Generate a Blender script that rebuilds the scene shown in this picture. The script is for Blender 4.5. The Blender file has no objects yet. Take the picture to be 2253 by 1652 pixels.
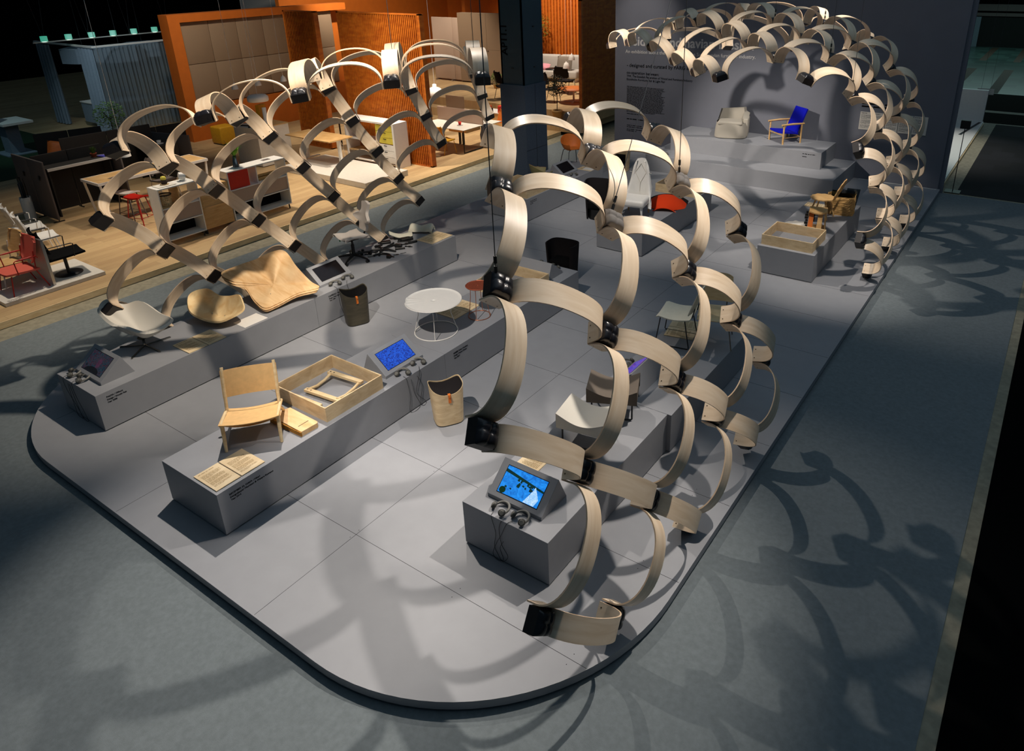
import bpy, math, random
from mathutils import Vector, Matrix, Euler
random.seed(7)
S = bpy.context.scene
COL = S.collection

# ------------------------------------------------------------------ camera
CAMP = Vector((-0.48095, 0.17007, 4.66471))
CR = Vector((0.8306793, 0.5564933, -0.0169449))
CU = Vector((-0.2066112, 0.3363856, 0.9187799))
CF = Vector((-0.5169949, 0.7597105, -0.3944063))
FPX, CX, CY, IW, IH = 1596.945, 1249.873, 592.077, 2253.0, 1652.0
cam = bpy.data.cameras.new('camera'); camo = bpy.data.objects.new('camera', cam); COL.objects.link(camo)
camo.matrix_world = Matrix(((CR.x, CU.x, -CF.x, CAMP.x), (CR.y, CU.y, -CF.y, CAMP.y), (CR.z, CU.z, -CF.z, CAMP.z), (0, 0, 0, 1)))
cam.sensor_fit = 'HORIZONTAL'; cam.sensor_width = 36; cam.lens = FPX / IW * 36
cam.shift_x = (IW / 2 - CX) / IW; cam.shift_y = (CY - IH / 2) / IW
cam.clip_end = 200
S.camera = camo

def at(u, v, z):
    """point of the horizontal plane z that the photo shows at pixel u, v"""
    d = CF + CR * ((u - CX) / FPX) - CU * ((v - CY) / FPX)
    return CAMP + d * ((z - CAMP.z) / d.z)

# ------------------------------------------------------------------ light
S.view_settings.view_transform = 'Standard'; S.view_settings.look = 'None'
S.view_settings.gamma = 1; S.view_settings.exposure = 0.0; S.view_settings.use_curve_mapping = False
W = bpy.data.worlds.new('hall_air'); S.world = W; W.use_nodes = True
W.node_tree.nodes['Background'].inputs[0].default_value = (0.30, 0.52, 0.72, 1)
W.node_tree.nodes['Background'].inputs[1].default_value = 0.065

def spot(loc, aim, watts, deg, blend=.6, col=(1, .90, .78), soft=.06):
    l = bpy.data.lights.new('ceiling_spot', 'SPOT'); l.energy = watts; l.spot_size = math.radians(deg); l.spot_blend = blend
    l.color = col; l.shadow_soft_size = soft
    o = bpy.data.objects.new('ceiling_spot', l); COL.objects.link(o); o.location = loc
    o.rotation_euler = (Vector(aim) - Vector(loc)).to_track_quat('-Z', 'Y').to_euler()
def area(loc, aim, watts, sx, sy, col):
    l = bpy.data.lights.new('hall_light', 'AREA'); l.shape = 'RECTANGLE'; l.size = sx; l.size_y = sy; l.energy = watts; l.color = col
    o = bpy.data.objects.new('hall_light', l); COL.objects.link(o); o.location = loc
    o.rotation_euler = (Vector(aim) - Vector(loc)).to_track_quat('-Z', 'Y').to_euler()
WARM = (1, .86, .70); NEUT = (1, .90, .80); COOL = (.62, .82, 1)
# spots over the exhibition
spot((-1.6, 8.4, 7.5), (-3.6, 3.4, 0), 2300, 36, .8, NEUT)
spot((-4.6, 1.0, 7.5), (-6.2, 5.7, .4), 2300, 36, .8, NEUT)
spot((-8.6, 8.8, 7.5), (-3.0, 5.0, 1.2), 1100, 36, .8, NEUT)
spot((-9.2, 9.6, 7.5), (-2.8, 12.2, .8), 1500, 36, .8, NEUT)
spot((-9.6, 10.4, 4.8), (-6.2, 16.3, .8), 2000, 36, .8, NEUT)
spot((-1.6, 9.4, 7.0), (-3.2, 11.4, .3), 1100, 36, .8, NEUT)
spot((-5.4, 6.2, 7.5), (-9.0, 4.4, .5), 2300, 38, .8, WARM)
spot((-8.2, 5.8, 7.5), (-5.2, 2.6, 0), 2300, 34, .8, NEUT)
spot((-6.2, 7.4, 7.5), (-6.4, 11.6, .5), 1300, 36, .8, NEUT)
spot((-6.0, 5.0, 7.5), (-9.0, 7.6, .5), 1500, 34, .8, WARM)
spot((-9.4, 14.6, 7.0), (-9.5, 16.9, 1.9), 700, 36, .9, NEUT)
spot((-5.5, 6.5, 7.5), (-9.2, 12.4, .5), 1100, 28, .8, NEUT)
spot((-3.2, 13.6, 7.0), (-6.0, 15.6, .4), 1300, 40, .9, NEUT)
# cool light of the hall's own ceiling
area((-1.5, 9, 11), (-1.5, 9, 0), 260, 14, 18, COOL)
# warm spots over the wooden stands
for p, a, w, d in (((-13.5, 5.0, 6), (-13.6, 4.3, 0), 360, 60), ((-14.2, 8.6, 6), (-14.2, 8.2, 0), 520, 70),
                   ((-13.6, 11.6, 6), (-13.8, 11.2, 0), 520, 60), ((-17.5, 7.5, 6), (-17.2, 6.6, 0), 130, 60),
                   ((-13.2, 15.2, 6), (-13.8, 15.0, 0), 620, 70), ((-16.4, 14.8, 6), (-16.6, 15, 0), 520, 70),
                   ((-18.5, 18.5, 6), (-19.2, 20, .8), 480, 70), ((-14.6, 19.8, 6), (-14.4, 20.6, .5), 620, 80),
                   ((-17.6, 9.6, 6), (-20.6, 13, 1.4), 300, 70), ((-14.0, 11.0, 6.0), (-13.2, 12.7, 1.8), 260, 50),
                   ((-12.3, 10.4, 6.0), (-14.6, 12.7, 1.2), 300, 60), ((-18, 15.0, 6), (-24.0, 20, 1.5), 900, 60),
                   ((-15.8, 20.6, 6), (-16.6, 24, 2.2), 700, 70)):
    spot(p, a, w * 2.3, d, .9, WARM, .12)

# ------------------------------------------------------------------ materials
def lin(h):
    h = h.lstrip('#'); o = []
    for i in (0, 2, 4):
        c = int(h[i:i + 2], 16) / 255
        o.append(c / 12.92 if c <= .04045 else ((c + .055) / 1.055) ** 2.4)
    return (*o, 1)
def _new(name):
    m = bpy.data.materials.new(name); m.use_nodes = True
    nt = m.node_tree; b = nt.nodes['Principled BSDF']
    return m, nt, b
def _coord(nt, scale):
    tc = nt.nodes.new('ShaderNodeTexCoord'); mp = nt.nodes.new('ShaderNodeMapping')
    mp.inputs['Scale'].default_value = scale
    nt.links.new(tc.outputs['Object'], mp.inputs[0]); return mp
def _ramp(nt, fac, stops):
    r = nt.nodes.new('ShaderNodeValToRGB'); e = r.color_ramp.elements
    while len(e) < len(stops): e.new(.5)
    for k, (p, c) in zip(e, stops): k.position = p; k.color = c
    nt.links.new(fac, r.inputs[0]); return r
def plain(name, col, rough=.6, var=.06, scale=3, metal=0, bump=0, bscale=200, spec=None):
    m, nt, b = _new(name); c = lin(col)
    mp = _coord(nt, (scale,) * 3); n = nt.nodes.new('ShaderNodeTexNoise'); n.inputs['Detail'].default_value = 6
    nt.links.new(mp.outputs[0], n.inputs[0])
    r = _ramp(nt, n.outputs[0], [(.3, tuple(x * (1 - var) for x in c[:3]) + (1,)), (.7, tuple(min(1, x * (1 + var)) for x in c[:3]) + (1,))])
    nt.links.new(r.outputs[0], b.inputs['Base Color'])
    b.inputs['Roughness'].default_value = rough; b.inputs['Metallic'].default_value = metal
    if spec is not None: b.inputs['Specular IOR Level'].default_value = spec
    if bump:
        n2 = nt.nodes.new('ShaderNodeTexNoise'); n2.inputs['Scale'].default_value = bscale
        mp2 = _coord(nt, (1, 1, 1)); nt.links.new(mp2.outputs[0], n2.inputs[0])
        bp = nt.nodes.new('ShaderNodeBump'); bp.inputs['Strength'].default_value = bump; bp.inputs['Distance'].default_value = .01
        nt.links.new(n2.outputs[0], bp.inputs['Height']); nt.links.new(bp.outputs[0], b.inputs['Normal'])
    return m
def wood(name, c1, c2, scale=(2, 2, 14), rough=.45, uv=False):
    m, nt, b = _new(name)
    if uv:
        tc = nt.nodes.new('ShaderNodeTexCoord'); mp = nt.nodes.new('ShaderNodeMapping'); mp.inputs['Scale'].default_value = scale
        nt.links.new(tc.outputs['UV'], mp.inputs[0])
    else: mp = _coord(nt, scale)
    n = nt.nodes.new('ShaderNodeTexNoise'); n.inputs['Scale'].default_value = 2.2; n.inputs['Detail'].default_value = 8; n.inputs['Distortion'].default_value = .6
    nt.links.new(mp.outputs[0], n.inputs[0])
    r = _ramp(nt, n.outputs[0], [(.32, lin(c1)), (.68, lin(c2))])
    nt.links.new(r.outputs[0], b.inputs['Base Color']); b.inputs['Roughness'].default_value = rough
    return m
def fabric(name, col, var=.18, rough=.95, scale=260):
    return plain(name, col, rough, var, scale, bump=.25, bscale=500, spec=.15)
def glow(name, stops, strength, scale):
    """a lit screen: a moving picture seen as soft blotches"""
    m, nt, b = _new(name); mp = _coord(nt, (scale,) * 3); n = nt.nodes.new('ShaderNodeTexNoise')
    n.inputs['Detail'].default_value = 4; n.inputs['Distortion'].default_value = 1.5
    nt.links.new(mp.outputs[0], n.inputs[0]); r = _ramp(nt, n.outputs[0], [(p, lin(c)) for p, c in stops])
    nt.links.new(r.outputs[0], b.inputs['Emission Color']); b.inputs['Emission Strength'].default_value = strength
    b.inputs['Base Color'].default_value = (.01, .01, .01, 1); b.inputs['Roughness'].default_value = .12
    return m
M = {}
M['paint'] = plain('grey_paint', '#8e9095', .55, .03, 1.2)
M['paint_dark'] = plain('wall_grey_paint', '#6c6f79', .7, .03, .8)
M['concrete'] = plain('concrete', '#8c8672', .75, .2, 2.5, bump=.2, bscale=40)
M['carpet'] = plain('grey_carpet', '#737b7e', .95, .10, 5, bump=.3, bscale=300, spec=.1)
M['birch'] = wood('birch_veneer', '#dcc3a4', '#ecd8be', (1.2, 9, 1), .42, uv=True)
M['birch_box'] = wood('birch_plywood', '#c7aa80', '#dfc8a0', (3, 3, 9), .5)
M['edge'] = plain('plywood_edge', '#dcc0a0', .5)
M['box_black'] = plain('dark_stained_block', '#1d1715', .5, .2)
M['bolt'] = plain('brass_bolt', '#5c4a2a', .35, .1, 8, metal=.8)
M['leather_black'] = plain('black_leather', '#16151a', .32, .2, 20)
M['leather_grey'] = plain('grey_fabric', '#5f5b58', .8, .2, 60)
M['cable'] = plain('steel_wire', '#55585a', .4, .1, 8, metal=.6)
M['black'] = plain('black_plastic', '#0c0c0d', .45, .2)
M['blackmatte'] = fabric('black_felt', '#060607')
M['blackmetal'] = plain('black_metal', '#141416', .4, .1)
M['white'] = plain('white_lacquer', '#e9e6e0', .4, .02)
M['offwhite'] = plain('off_white_board', '#d9d3c8', .6, .04)
M['chrome'] = plain('brushed_steel', '#8d8a84', .25, .08, 20, metal=1)
M['steel_light'] = plain('pale_steel', '#c6c4c0', .3, .05, 20, metal=.9)
M['copper'] = plain('hammered_copper', '#a8553c', .4, .35, 14, metal=.55)
M['copperwire'] = plain('copper_wire', '#c07a5a', .3, .1, 10, metal=.8)
M['panel'] = wood('birch_text_board', '#d9bf94', '#e8d3ad', (6, 1.5, 6), .6)
M['ink'] = plain('black_ink', '#0d0d0f', .8, .02, spec=.1)
M['ink_brown'] = plain('brown_ink', '#9c8058', .8, .02, spec=.1)
M['white_ink'] = plain('white_letters', '#c9c7c4', .8, .02, spec=.1)
M['phones'] = plain('grey_headphone_rubber', '#6f6e68', .6, .06)
M['phones_dark'] = plain('dark_headphone_cups', '#45443f', .5, .06)
M['cream'] = fabric('cream_wool', '#d8d3c8', .06)
M['leathertan'] = plain('natural_leather', '#dcb277', .55, .08, 4)
M['oak'] = wood('oak', '#c79a5e', '#dab47c', (2, 2, 16), .5)
M['lightwood'] = wood('pale_wood', '#d9bb8a', '#ead2a6', (3, 3, 12), .5)
M['veneer'] = wood('raw_veneer', '#d6a870', '#ecc998', (1.5, 6, 2), .6)
M['maple'] = wood('carved_mould_wood', '#dcb67e', '#f0d8a8', (4, 2, 4), .55)
M['bark'] = wood('bark_edge', '#8a5a1e', '#c48c34', (14, 14, 14), .9)
M['foamwhite'] = plain('cream_foam', '#ddd9c6', .7, .04)
M['greyplastic'] = fabric('pale_grey_wool', '#c9c1ba', .05)
M['greygreen'] = wood('stained_birch', '#3a3528', '#4c4636', (2, 2, 12), .5)
M['felt_dark'] = fabric('charcoal_felt', '#1f1c1d')
M['wool_grey'] = fabric('grey_melange_wool', '#6e655c', .35)
M['wool_light'] = fabric('warm_grey_wool', '#a8a296', .14)
M['orange_red'] = fabric('orange_red_felt', '#e2421a', .06)
M['blue'] = fabric('cobalt_canvas', '#0b12a8', .1)
M['red_shell'] = plain('red_shell', '#c2382a', .6, .05)
M['red_shell_back'] = plain('olive_shell_back', '#8b8458', .6, .05)
M['orange_shell'] = plain('orange_shell', '#cf7026', .6, .05)
M['kraft'] = plain('kraft_paper', '#c39a5e', .8, .15, 6)
M['slat'] = wood('orange_stained_slats', '#a44f10', '#c8701f', (2, 2, 5), .5)
M['orangewall'] = plain('orange_paint', '#c06414', .7, .05, 1)
M['beigepad'] = fabric('beige_acoustic_felt', '#8f7a64', .06)
M['beigepad2'] = fabric('pink_beige_felt', '#b39d8c', .05)
M['screen_dark'] = fabric('charcoal_screen_felt', '#3c3936', .12)
M['screen_grey'] = fabric('grey_screen_felt', '#6a625e', .1)
M['pink'] = fabric('salmon_wool', '#cf6455', .05)
M['redmetal'] = plain('red_lacquer', '#b01e14', .4, .05)
M['redfelt'] = fabric('red_wool', '#a81a0c', .06)
M['yellow'] = plain('mustard_lacquer', '#d09a1c', .5, .05)
M['palyellow'] = plain('pale_yellow_lacquer', '#d8c84a', .5, .05)
M['red'] = plain('red_panel', '#d22a10', .6, .05)
M['terracotta'] = plain('terracotta', '#b4552b', .8, .1, 10)
M['leaf'] = plain('leaf_green', '#4c6a22', .6, .35, 20)
M['leaf_bright'] = plain('bright_grass', '#78b318', .6, .35, 20)
M['leaf_dark'] = plain('dark_leaf', '#27331a', .6, .35, 20)
M['stem'] = plain('brown_stem', '#3a2a1c', .8, .2, 20)
M['teal'] = plain('teal_painted_steel', '#1c3a48', .55, .06)
M['wrap'] = plain('grey_blue_wrap', '#3f4c5c', .85, .08, 6, bump=.1, bscale=8)
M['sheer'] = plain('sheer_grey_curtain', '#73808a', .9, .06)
M['orangecush'] = plain('orange_leather', '#c8691f', .55, .1)
M['sofa'] = fabric('pale_grey_sofa', '#aaa49e', .05)
M['sand'] = plain('sand_pot', '#b08a55', .8, .1)
M['darkfloor'] = plain('dark_hall_floor', '#0b0f0c', .8, .2)
M['darkwall'] = plain('black_drape', '#030404', .95, .2, spec=.05)
M['grass'] = plain('dark_green_carpet', '#12300f', .95, .25, 20)
def glassmat(name, rough=.02, tint='#ffffff', alpha=.12):
    m, nt, b = _new(name); o = nt.nodes['Material Output']
    t = nt.nodes.new('ShaderNodeBsdfTransparent'); t.inputs[0].default_value = lin(tint)
    g = nt.nodes.new('ShaderNodeBsdfGlossy'); g.inputs['Roughness'].default_value = rough
    mx = nt.nodes.new('ShaderNodeMixShader'); mx.inputs[0].default_value = .07
    nt.links.new(t.outputs[0], mx.inputs[1]); nt.links.new(g.outputs[0], mx.inputs[2]); nt.links.new(mx.outputs[0], o.inputs[0])
    return m
M['glass'] = glassmat('clear_glass')
M['smoke'] = glassmat('grey_glass', .05, '#8a979c')
def sheermat():
    m, nt, b = _new('see_through_voile'); o = nt.nodes['Material Output']
    t = nt.nodes.new('ShaderNodeBsdfTransparent'); d = nt.nodes.new('ShaderNodeBsdfTranslucent'); d.inputs[0].default_value = lin('#8d979c')
    d2 = nt.nodes.new('ShaderNodeBsdfDiffuse'); d2.inputs[0].default_value = lin('#8d979c')
    a = nt.nodes.new('ShaderNodeMixShader'); a.inputs[0].default_value = .5
    nt.links.new(d.outputs[0], a.inputs[1]); nt.links.new(d2.outputs[0], a.inputs[2])
    mx = nt.nodes.new('ShaderNodeMixShader'); mx.inputs[0].default_value = .6
    nt.links.new(t.outputs[0], mx.inputs[1]); nt.links.new(a.outputs[0], mx.inputs[2]); nt.links.new(mx.outputs[0], o.inputs[0])
    return m
M['voile'] = sheermat()
def planks(name, cols, w, l, rough=.55, rot=0):
    m, nt, b = _new(name); mp = _coord(nt, (1, 1, 1)); mp.inputs['Rotation'].default_value = (0, 0, rot)
    br = nt.nodes.new('ShaderNodeTexBrick'); br.inputs['Scale'].default_value = 1
    br.inputs['Brick Width'].default_value = l; br.inputs['Row Height'].default_value = w; br.inputs['Mortar Size'].default_value = .0015
    br.inputs['Color1'].default_value = lin(cols[0]); br.inputs['Color2'].default_value = lin(cols[1]); br.inputs['Mortar'].default_value = lin(cols[2])
    br.offset = .37
    nt.links.new(mp.outputs[0], br.inputs[0])
    n = nt.nodes.new('ShaderNodeTexNoise'); n.inputs['Scale'].default_value = 3; n.inputs['Detail'].default_value = 8
    mp2 = _coord(nt, (1.2, 9, 1) if rot == 0 else (9, 1.2, 1)); nt.links.new(mp2.outputs[0], n.inputs[0])
    mx = nt.nodes.new('ShaderNodeMix'); mx.data_type = 'RGBA'; mx.blend_type = 'MULTIPLY'; mx.inputs[0].default_value = .45
    r = _ramp(nt, n.outputs[0], [(.3, (.72, .68, .62, 1)), (.7, (1, 1, 1, 1))])
    nt.links.new(br.outputs[0], mx.inputs[6]); nt.links.new(r.outputs[0], mx.inputs[7]); nt.links.new(mx.outputs[2], b.inputs['Base Color'])
    b.inputs['Roughness'].default_value = rough
    return m
M['plank'] = planks('pale_plank_floor', ('#c9ab7d', '#b4946a', '#8a7350'), .16, 1.7, .55, math.pi / 2)
M['tiles'] = planks('carpet_tiles', ('#1a1a1f', '#0a0a0c', '#08080a'), .5, .5, .95, 0)
M['stone'] = planks('green_stone_floor', ('#46605a', '#2c423e', '#22322f'), .6, .6, .3, 0)

# ------------------------------------------------------------------ mesh building
class MB:
    """collects shapes and links them as ONE mesh object"""
    def __init__(s): s.v = []; s.f = []; s.mi = []; s.sm = []; s.uv = {}; s.T = Matrix.Identity(4); s.m = 0; s.smooth = False
    def add(s, vs, fs, sm=None):
        b = len(s.v); s.v += [tuple(s.T @ Vector(p)) for p in vs]
        for f in fs: s.f.append([b + i for i in f]); s.mi.append(s.m); s.sm.append(s.smooth if sm is None else sm)
        return b
    def box(s, x0, x1, y0, y1, z0, z1):
        s.add([(x0, y0, z0), (x1, y0, z0), (x1, y1, z0), (x0, y1, z0), (x0, y0, z1), (x1, y0, z1), (x1, y1, z1), (x0, y1, z1)],
              [(3, 2, 1, 0), (4, 5, 6, 7), (0, 1, 5, 4), (1, 2, 6, 5), (2, 3, 7, 6), (3, 0, 4, 7)], False); return s
    def beam(s, p, q, w, h, up=(0, 0, 1)):
        p = Vector(p); q = Vector(q); d = (q - p).normalized(); up = Vector(up)
        if abs(d.dot(up)) > .95: up = Vector((0, 1, 0))
        a = d.cross(up).normalized() * w / 2; c = a.cross(d).normalized() * h / 2
        s.add([p - a - c, p + a - c, p + a + c, p - a + c, q - a - c, q + a - c, q + a + c, q - a + c],
              [(0, 1, 2, 3), (7, 6, 5, 4), (4, 5, 1, 0), (5, 6, 2, 1), (6, 7, 3, 2), (7, 4, 0, 3)], False); return s
    def tube(s, pts, r, n=8, cap=True, closed=False):
        pts = [Vector(p) for p in pts]; N = len(pts); rr = r if isinstance(r, (list, tuple)) else [r] * N
        vs = []; ref = None
        for i, p in enumerate(pts):
            if closed: d = pts[(i + 1) % N] - pts[i - 1]
            else: d = pts[min(i + 1, N - 1)] - pts[max(i - 1, 0)]
            d = d.normalized() if d.length > 1e-9 else Vector((0, 0, 1))
            if ref is None: ref = Vector((0, 0, 1)) if abs(d.z) < .9 else Vector((1, 0, 0))
            a = d.cross(ref).normalized(); c = a.cross(d).normalized(); ref = c
            for k in range(n):
                t = 2 * math.pi * k / n; vs.append(p + (a * math.cos(t) + c * math.sin(t)) * rr[i])
        fs = []
        for i in range(N if closed else N - 1):
            j = (i + 1) % N
            for k in range(n): fs.append((i * n + k, i * n + (k + 1) % n, j * n + (k + 1) % n, j * n + k))
        b = s.add(vs, fs, True)
        if cap and not closed:
            s.add([vs[k] for k in range(n)][::-1], [tuple(range(n))], False); s.add([vs[(N - 1) * n + k] for k in range(n)], [tuple(range(n))], False)
        return s
    def cyl(s, p, q, r, n=16): return s.tube([p, q], r, n)
    def lathe(s, prof, n=32, c=(0, 0), sx=1, sy=1, smooth=True):
        vs = []; fs = []; P = len(prof)
        for k in range(n):
            t = 2 * math.pi * k / n
            for (r, z) in prof: vs.append((c[0] + r * math.cos(t) * sx, c[1] + r * math.sin(t) * sy, z))
        for k in range(n):
            j = (k + 1) % n
            for i in range(P - 1): fs.append((k * P + i, j * P + i, j * P + i + 1, k * P + i + 1))
        s.add(vs, fs, smooth)
        for i, rev in ((0, True), (P - 1, False)):
            if prof[i][0] > 1e-4:
                ring = [vs[k * P + i] for k in range(n)]
                s.add(ring[::-1] if rev else ring, [tuple(range(n))], False)
        return s
    def prism(s, poly, z0, z1, smooth=False):
        n = len(poly); vs = [(x, y, z0) for x, y in poly] + [(x, y, z1) for x, y in poly]
        s.add(vs, [tuple(range(n))[::-1], tuple(range(n, 2 * n))], False)
        s.add(vs, [(i, (i + 1) % n, n + (i + 1) % n, n + i) for i in range(n)], smooth); return s
    def grid(s, fn, nu, nv, thick=0, closed=False, sm=True):
        """surface fn(u,v)->point, u,v in 0..1; thick gives it a back and edges"""
        P = [[Vector(fn(i / nu, j / nv)) for j in range(nv + 1)] for i in range(nu + 1)]
        def q(i, j): return i * (nv + 1) + j
        vs = [P[i][j] for i in range(nu + 1) for j in range(nv + 1)]
        fs = [(q(i, j), q(i + 1, j), q(i + 1, j + 1), q(i, j + 1)) for i in range(nu) for j in range(nv)]
        if not thick: s.add(vs, fs, sm); return s
        back = []
        for i in range(nu + 1):
            for j in range(nv + 1):
                a = P[min(i + 1, nu)][j] - P[max(i - 1, 0)][j]; b = P[i][min(j + 1, nv)] - P[i][max(j - 1, 0)]
                n = a.cross(b); n = n.normalized() if n.length > 1e-12 else Vector((0, 0, 1)); back.append(P[i][j] - n * thick)
        o = len(vs); rim = [q(i, 0) for i in range(nu + 1)] + [q(nu, j) for j in range(1, nv + 1)] + [q(i, nv) for i in range(nu - 1, -1, -1)] + [q(0, j) for j in range(nv - 1, 0, -1)]
        s.add(vs + back, fs + [tuple(o + k for k in f[::-1]) for f in fs], sm)
        s.add(vs + back, [(rim[(k + 1) % len(rim)], rim[k], o + rim[k], o + rim[(k + 1) % len(rim)]) for k in range(len(rim))], False)
        return s
    def pillow(s, w, d, h, cx=0, cy=0, cz=0, n=10, p=3.0, both=True):
        def f(u, v, sg):
            x = 2 * u - 1; y = 2 * v - 1
            e = max(0, (1 - abs(x) ** p) * (1 - abs(y) ** p)) ** .5
            k = 1 - .06 * (1 - e)
            return (cx + x * w / 2 * k, cy + y * d / 2 * k, cz + sg * e * h / 2)
        s.grid(lambda u, v: f(u, v, 1), n, n); s.grid(lambda u, v: f(v, u, -1), n, n); return s
    def rbox(s, x0, x1, y0, y1, z0, z1, r=.03, k=4):
        """box with rounded edges (superellipsoid-like)"""
        cx, cy, cz = (x0 + x1) / 2, (y0 + y1) / 2, (z0 + z1) / 2; hx, hy, hz = (x1 - x0) / 2 - r, (y1 - y0) / 2 - r, (z1 - z0) / 2 - r
        def ax(h, i):  # i in -k..k+? samples : positions for rounded coordinate
            return i
        import itertools
        vs = []; fs = []
        lat = [-math.pi / 2 + math.pi / 2 * i / k for i in range(k + 1)] + [math.pi / 2 * i / k for i in range(k + 1)]
        lon = []
        for qd in range(4):
            for i in range(k + 1): lon.append((qd, qd * math.pi / 2 + math.pi / 2 * i / k))
        L = len(lon)
        for ti, t in enumerate(lat):
            zz = cz + (-hz if ti <= k else hz) + r * math.sin(t)
            for qd, a in lon:
                sx = 1 if qd in (0, 3) else -1; sy = 1 if qd in (0, 1) else -1
                vs.append((cx + sx * hx + r * math.cos(t) * math.cos(a), cy + sy * hy + r * math.cos(t) * math.sin(a), zz))
        for i in range(len(lat) - 1):
            for j in range(L): fs.append((i * L + j, i * L + (j + 1) % L, (i + 1) * L + (j + 1) % L, (i + 1) * L + j))
        s.add(vs, fs, True)
        s.add(vs[:L][::-1], [tuple(range(L))], True); s.add(vs[-L:], [tuple(range(L))], True)
        return s
    def build(s, name, mats, parent=None, loc=None, rot=None, bevel=0):
        me = bpy.data.meshes.new(name); me.from_pydata(s.v, [], s.f)
        if not isinstance(mats, (list, tuple)): mats = [mats]
        for m in mats: me.materials.append(m)
        for p, mi, sm in zip(me.polygons, s.mi, s.sm): p.material_index = mi; p.use_smooth = sm
        if s.uv:
            ul = me.uv_layers.new(name='UVMap')
            for lp in me.loops: ul.data[lp.index].uv = s.uv.get(lp.vertex_index, (0, 0))
        me.update()
        o = bpy.data.objects.new(name, me); COL.objects.link(o)
        if parent is not None: o.parent = parent
        if loc is not None: o.location = loc
        if rot is not None: o.rotation_euler = rot
        if bevel:
            b = o.modifiers.new('bevel', 'BEVEL'); b.width = bevel; b.segments = 2; b.limit_method = 'ANGLE'
        return o
def tag(o, label, cat, group=None):
    o['label'] = label; o['category'] = cat
    if group: o['group'] = group
    return o
def struct(o): o['kind'] = 'structure'; return o
def thing(name, label, cat, loc=(0, 0, 0), rz=0, group=None):
    o = bpy.data.objects.new(name, None); COL.objects.link(o); o.location = loc; o.rotation_euler = (0, 0, rz); o.empty_display_size = .1
    return tag(o, label, cat, group)
def copy_tree(o, loc=None, rz=None, label=None, group=None, parent=None):
    c = o.copy(); COL.objects.link(c)
    if parent is not None: c.parent = parent
    for ch in list(o.children): copy_tree(ch, parent=c)
    if loc is not None: c.location = loc
    if rz is not None: c.rotation_euler = (0, 0, rz)
    if label: c['label'] = label
    if group: c['group'] = group
    return c
def letters(body, size, name, mat, parent, M4, ext=.0008, align='LEFT', bold=0, space=1.0):
    """real lettering as a mesh part; M4 places the text plane"""
    cu = bpy.data.curves.new(name, 'FONT'); cu.body = body; cu.size = size; cu.extrude = ext; cu.offset = bold; cu.align_x = align; cu.space_line = space
    cu.resolution_u = 3
    t = bpy.data.objects.new(name, cu); COL.objects.link(t)
    dg = bpy.context.evaluated_depsgraph_get(); me = bpy.data.meshes.new_from_object(t.evaluated_get(dg))
    bpy.data.objects.remove(t); me.name = name
    me.transform(M4); me.materials.clear(); me.materials.append(mat)
    o = bpy.data.objects.new(name, me); COL.objects.link(o); o.parent = parent
    return o
def frame(o, x, y):
    """matrix with origin o, text x axis x, text up axis y"""
    o = Vector(o); x = Vector(x).normalized(); y = Vector(y).normalized(); z = x.cross(y)
    return Matrix(((x.x, y.x, z.x, o.x), (x.y, y.y, z.y, o.y), (x.z, y.z, z.z, o.z), (0, 0, 0, 1)))
def print_lines(mb, M4, w, n, lead, h, seed=0, short=.75, para=()):
    """lines of print too small to read: word-long dashes"""
    rnd = random.Random(seed); old = mb.T; mb.T = old @ M4
    y = 0
    for i in range(n):
        lim = w * (short if (i == n - 1 or i in para) else rnd.uniform(.9, 1)); x = 0
        while x < lim:
            ww = min(rnd.uniform(1.2, 6) * h * .62, lim - x)
            mb.add([(x, y, 0), (x + ww, y, 0), (x + ww, y + h * .5, 0), (x, y + h * .5, 0)], [(0, 1, 2, 3)], False)
            x += ww + h * .45
        y -= lead * (1.7 if i in para else 1)
    mb.T = old
# ------------------------------------------------------------------ the hall
X = (1, 0, 0); Y = (0, 1, 0); Z = (0, 0, 1)
m = MB(); m.box(-40, 12, -6, 60, -.16, -.105); struct(m.build('floor', M['concrete']))
m = MB(); m.box(-12.02, -.40, -6, 16.98, -.104, -.1005); tag(m.build('carpet', M['carpet']), 'blue grey carpet laid on the hall floor around the raised platform', 'carpet')
m = MB(); m.box(-.29, 10, -6, 17.05, -.104, -.099); tag(m.build('carpet', M['darkwall']), 'black carpet along the right edge past the concrete strip', 'carpet')
m = MB(); m.box(-1.95, 8, 17.08, 25.0, -.104, -.097); tag(m.build('carpet', M['tiles']), 'dark carpet tiles in two blacks laid beyond the thin black post', 'carpet')
m = MB(); m.box(-6, 10, 25.2, 26.88, -.104, -.098); tag(m.build('carpet', M['darkwall']), 'first black carpet strip across the aisle behind the carpet tiles', 'carpet')
m = MB(); m.box(-6, 10, 27.3, 30.62, -.104, -.098); tag(m.build('carpet', M['darkwall']), 'broad black carpet band in front of the green stone floor', 'carpet')
m = MB(); m.box(-8, 10, 30.64, 46, -.104, -.09); struct(m.build('floor_stone', M['stone']))
m = MB()
for x in (-5.6, -4.2, -2.8, -1.4): m.box(x, x + .35, 30.7, 37.2, -.09, -.0885); m.box(x + .1, x + .4, 40, 45.8, -.09, -.0885)
tag(m.build('floor_band', M['stem']), 'dark bands inlaid in the green stone floor of the aisle', 'floor inlay')
# dark ends of the hall
m = MB(); m.box(-40, 10, 60, 60.2, -.1, 9); struct(m.build('wall_back', M['darkwall']))
m = MB(); m.box(-40.2, -40, -6, 60, -.1, 9); struct(m.build('wall_left', M['darkwall']))

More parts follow.
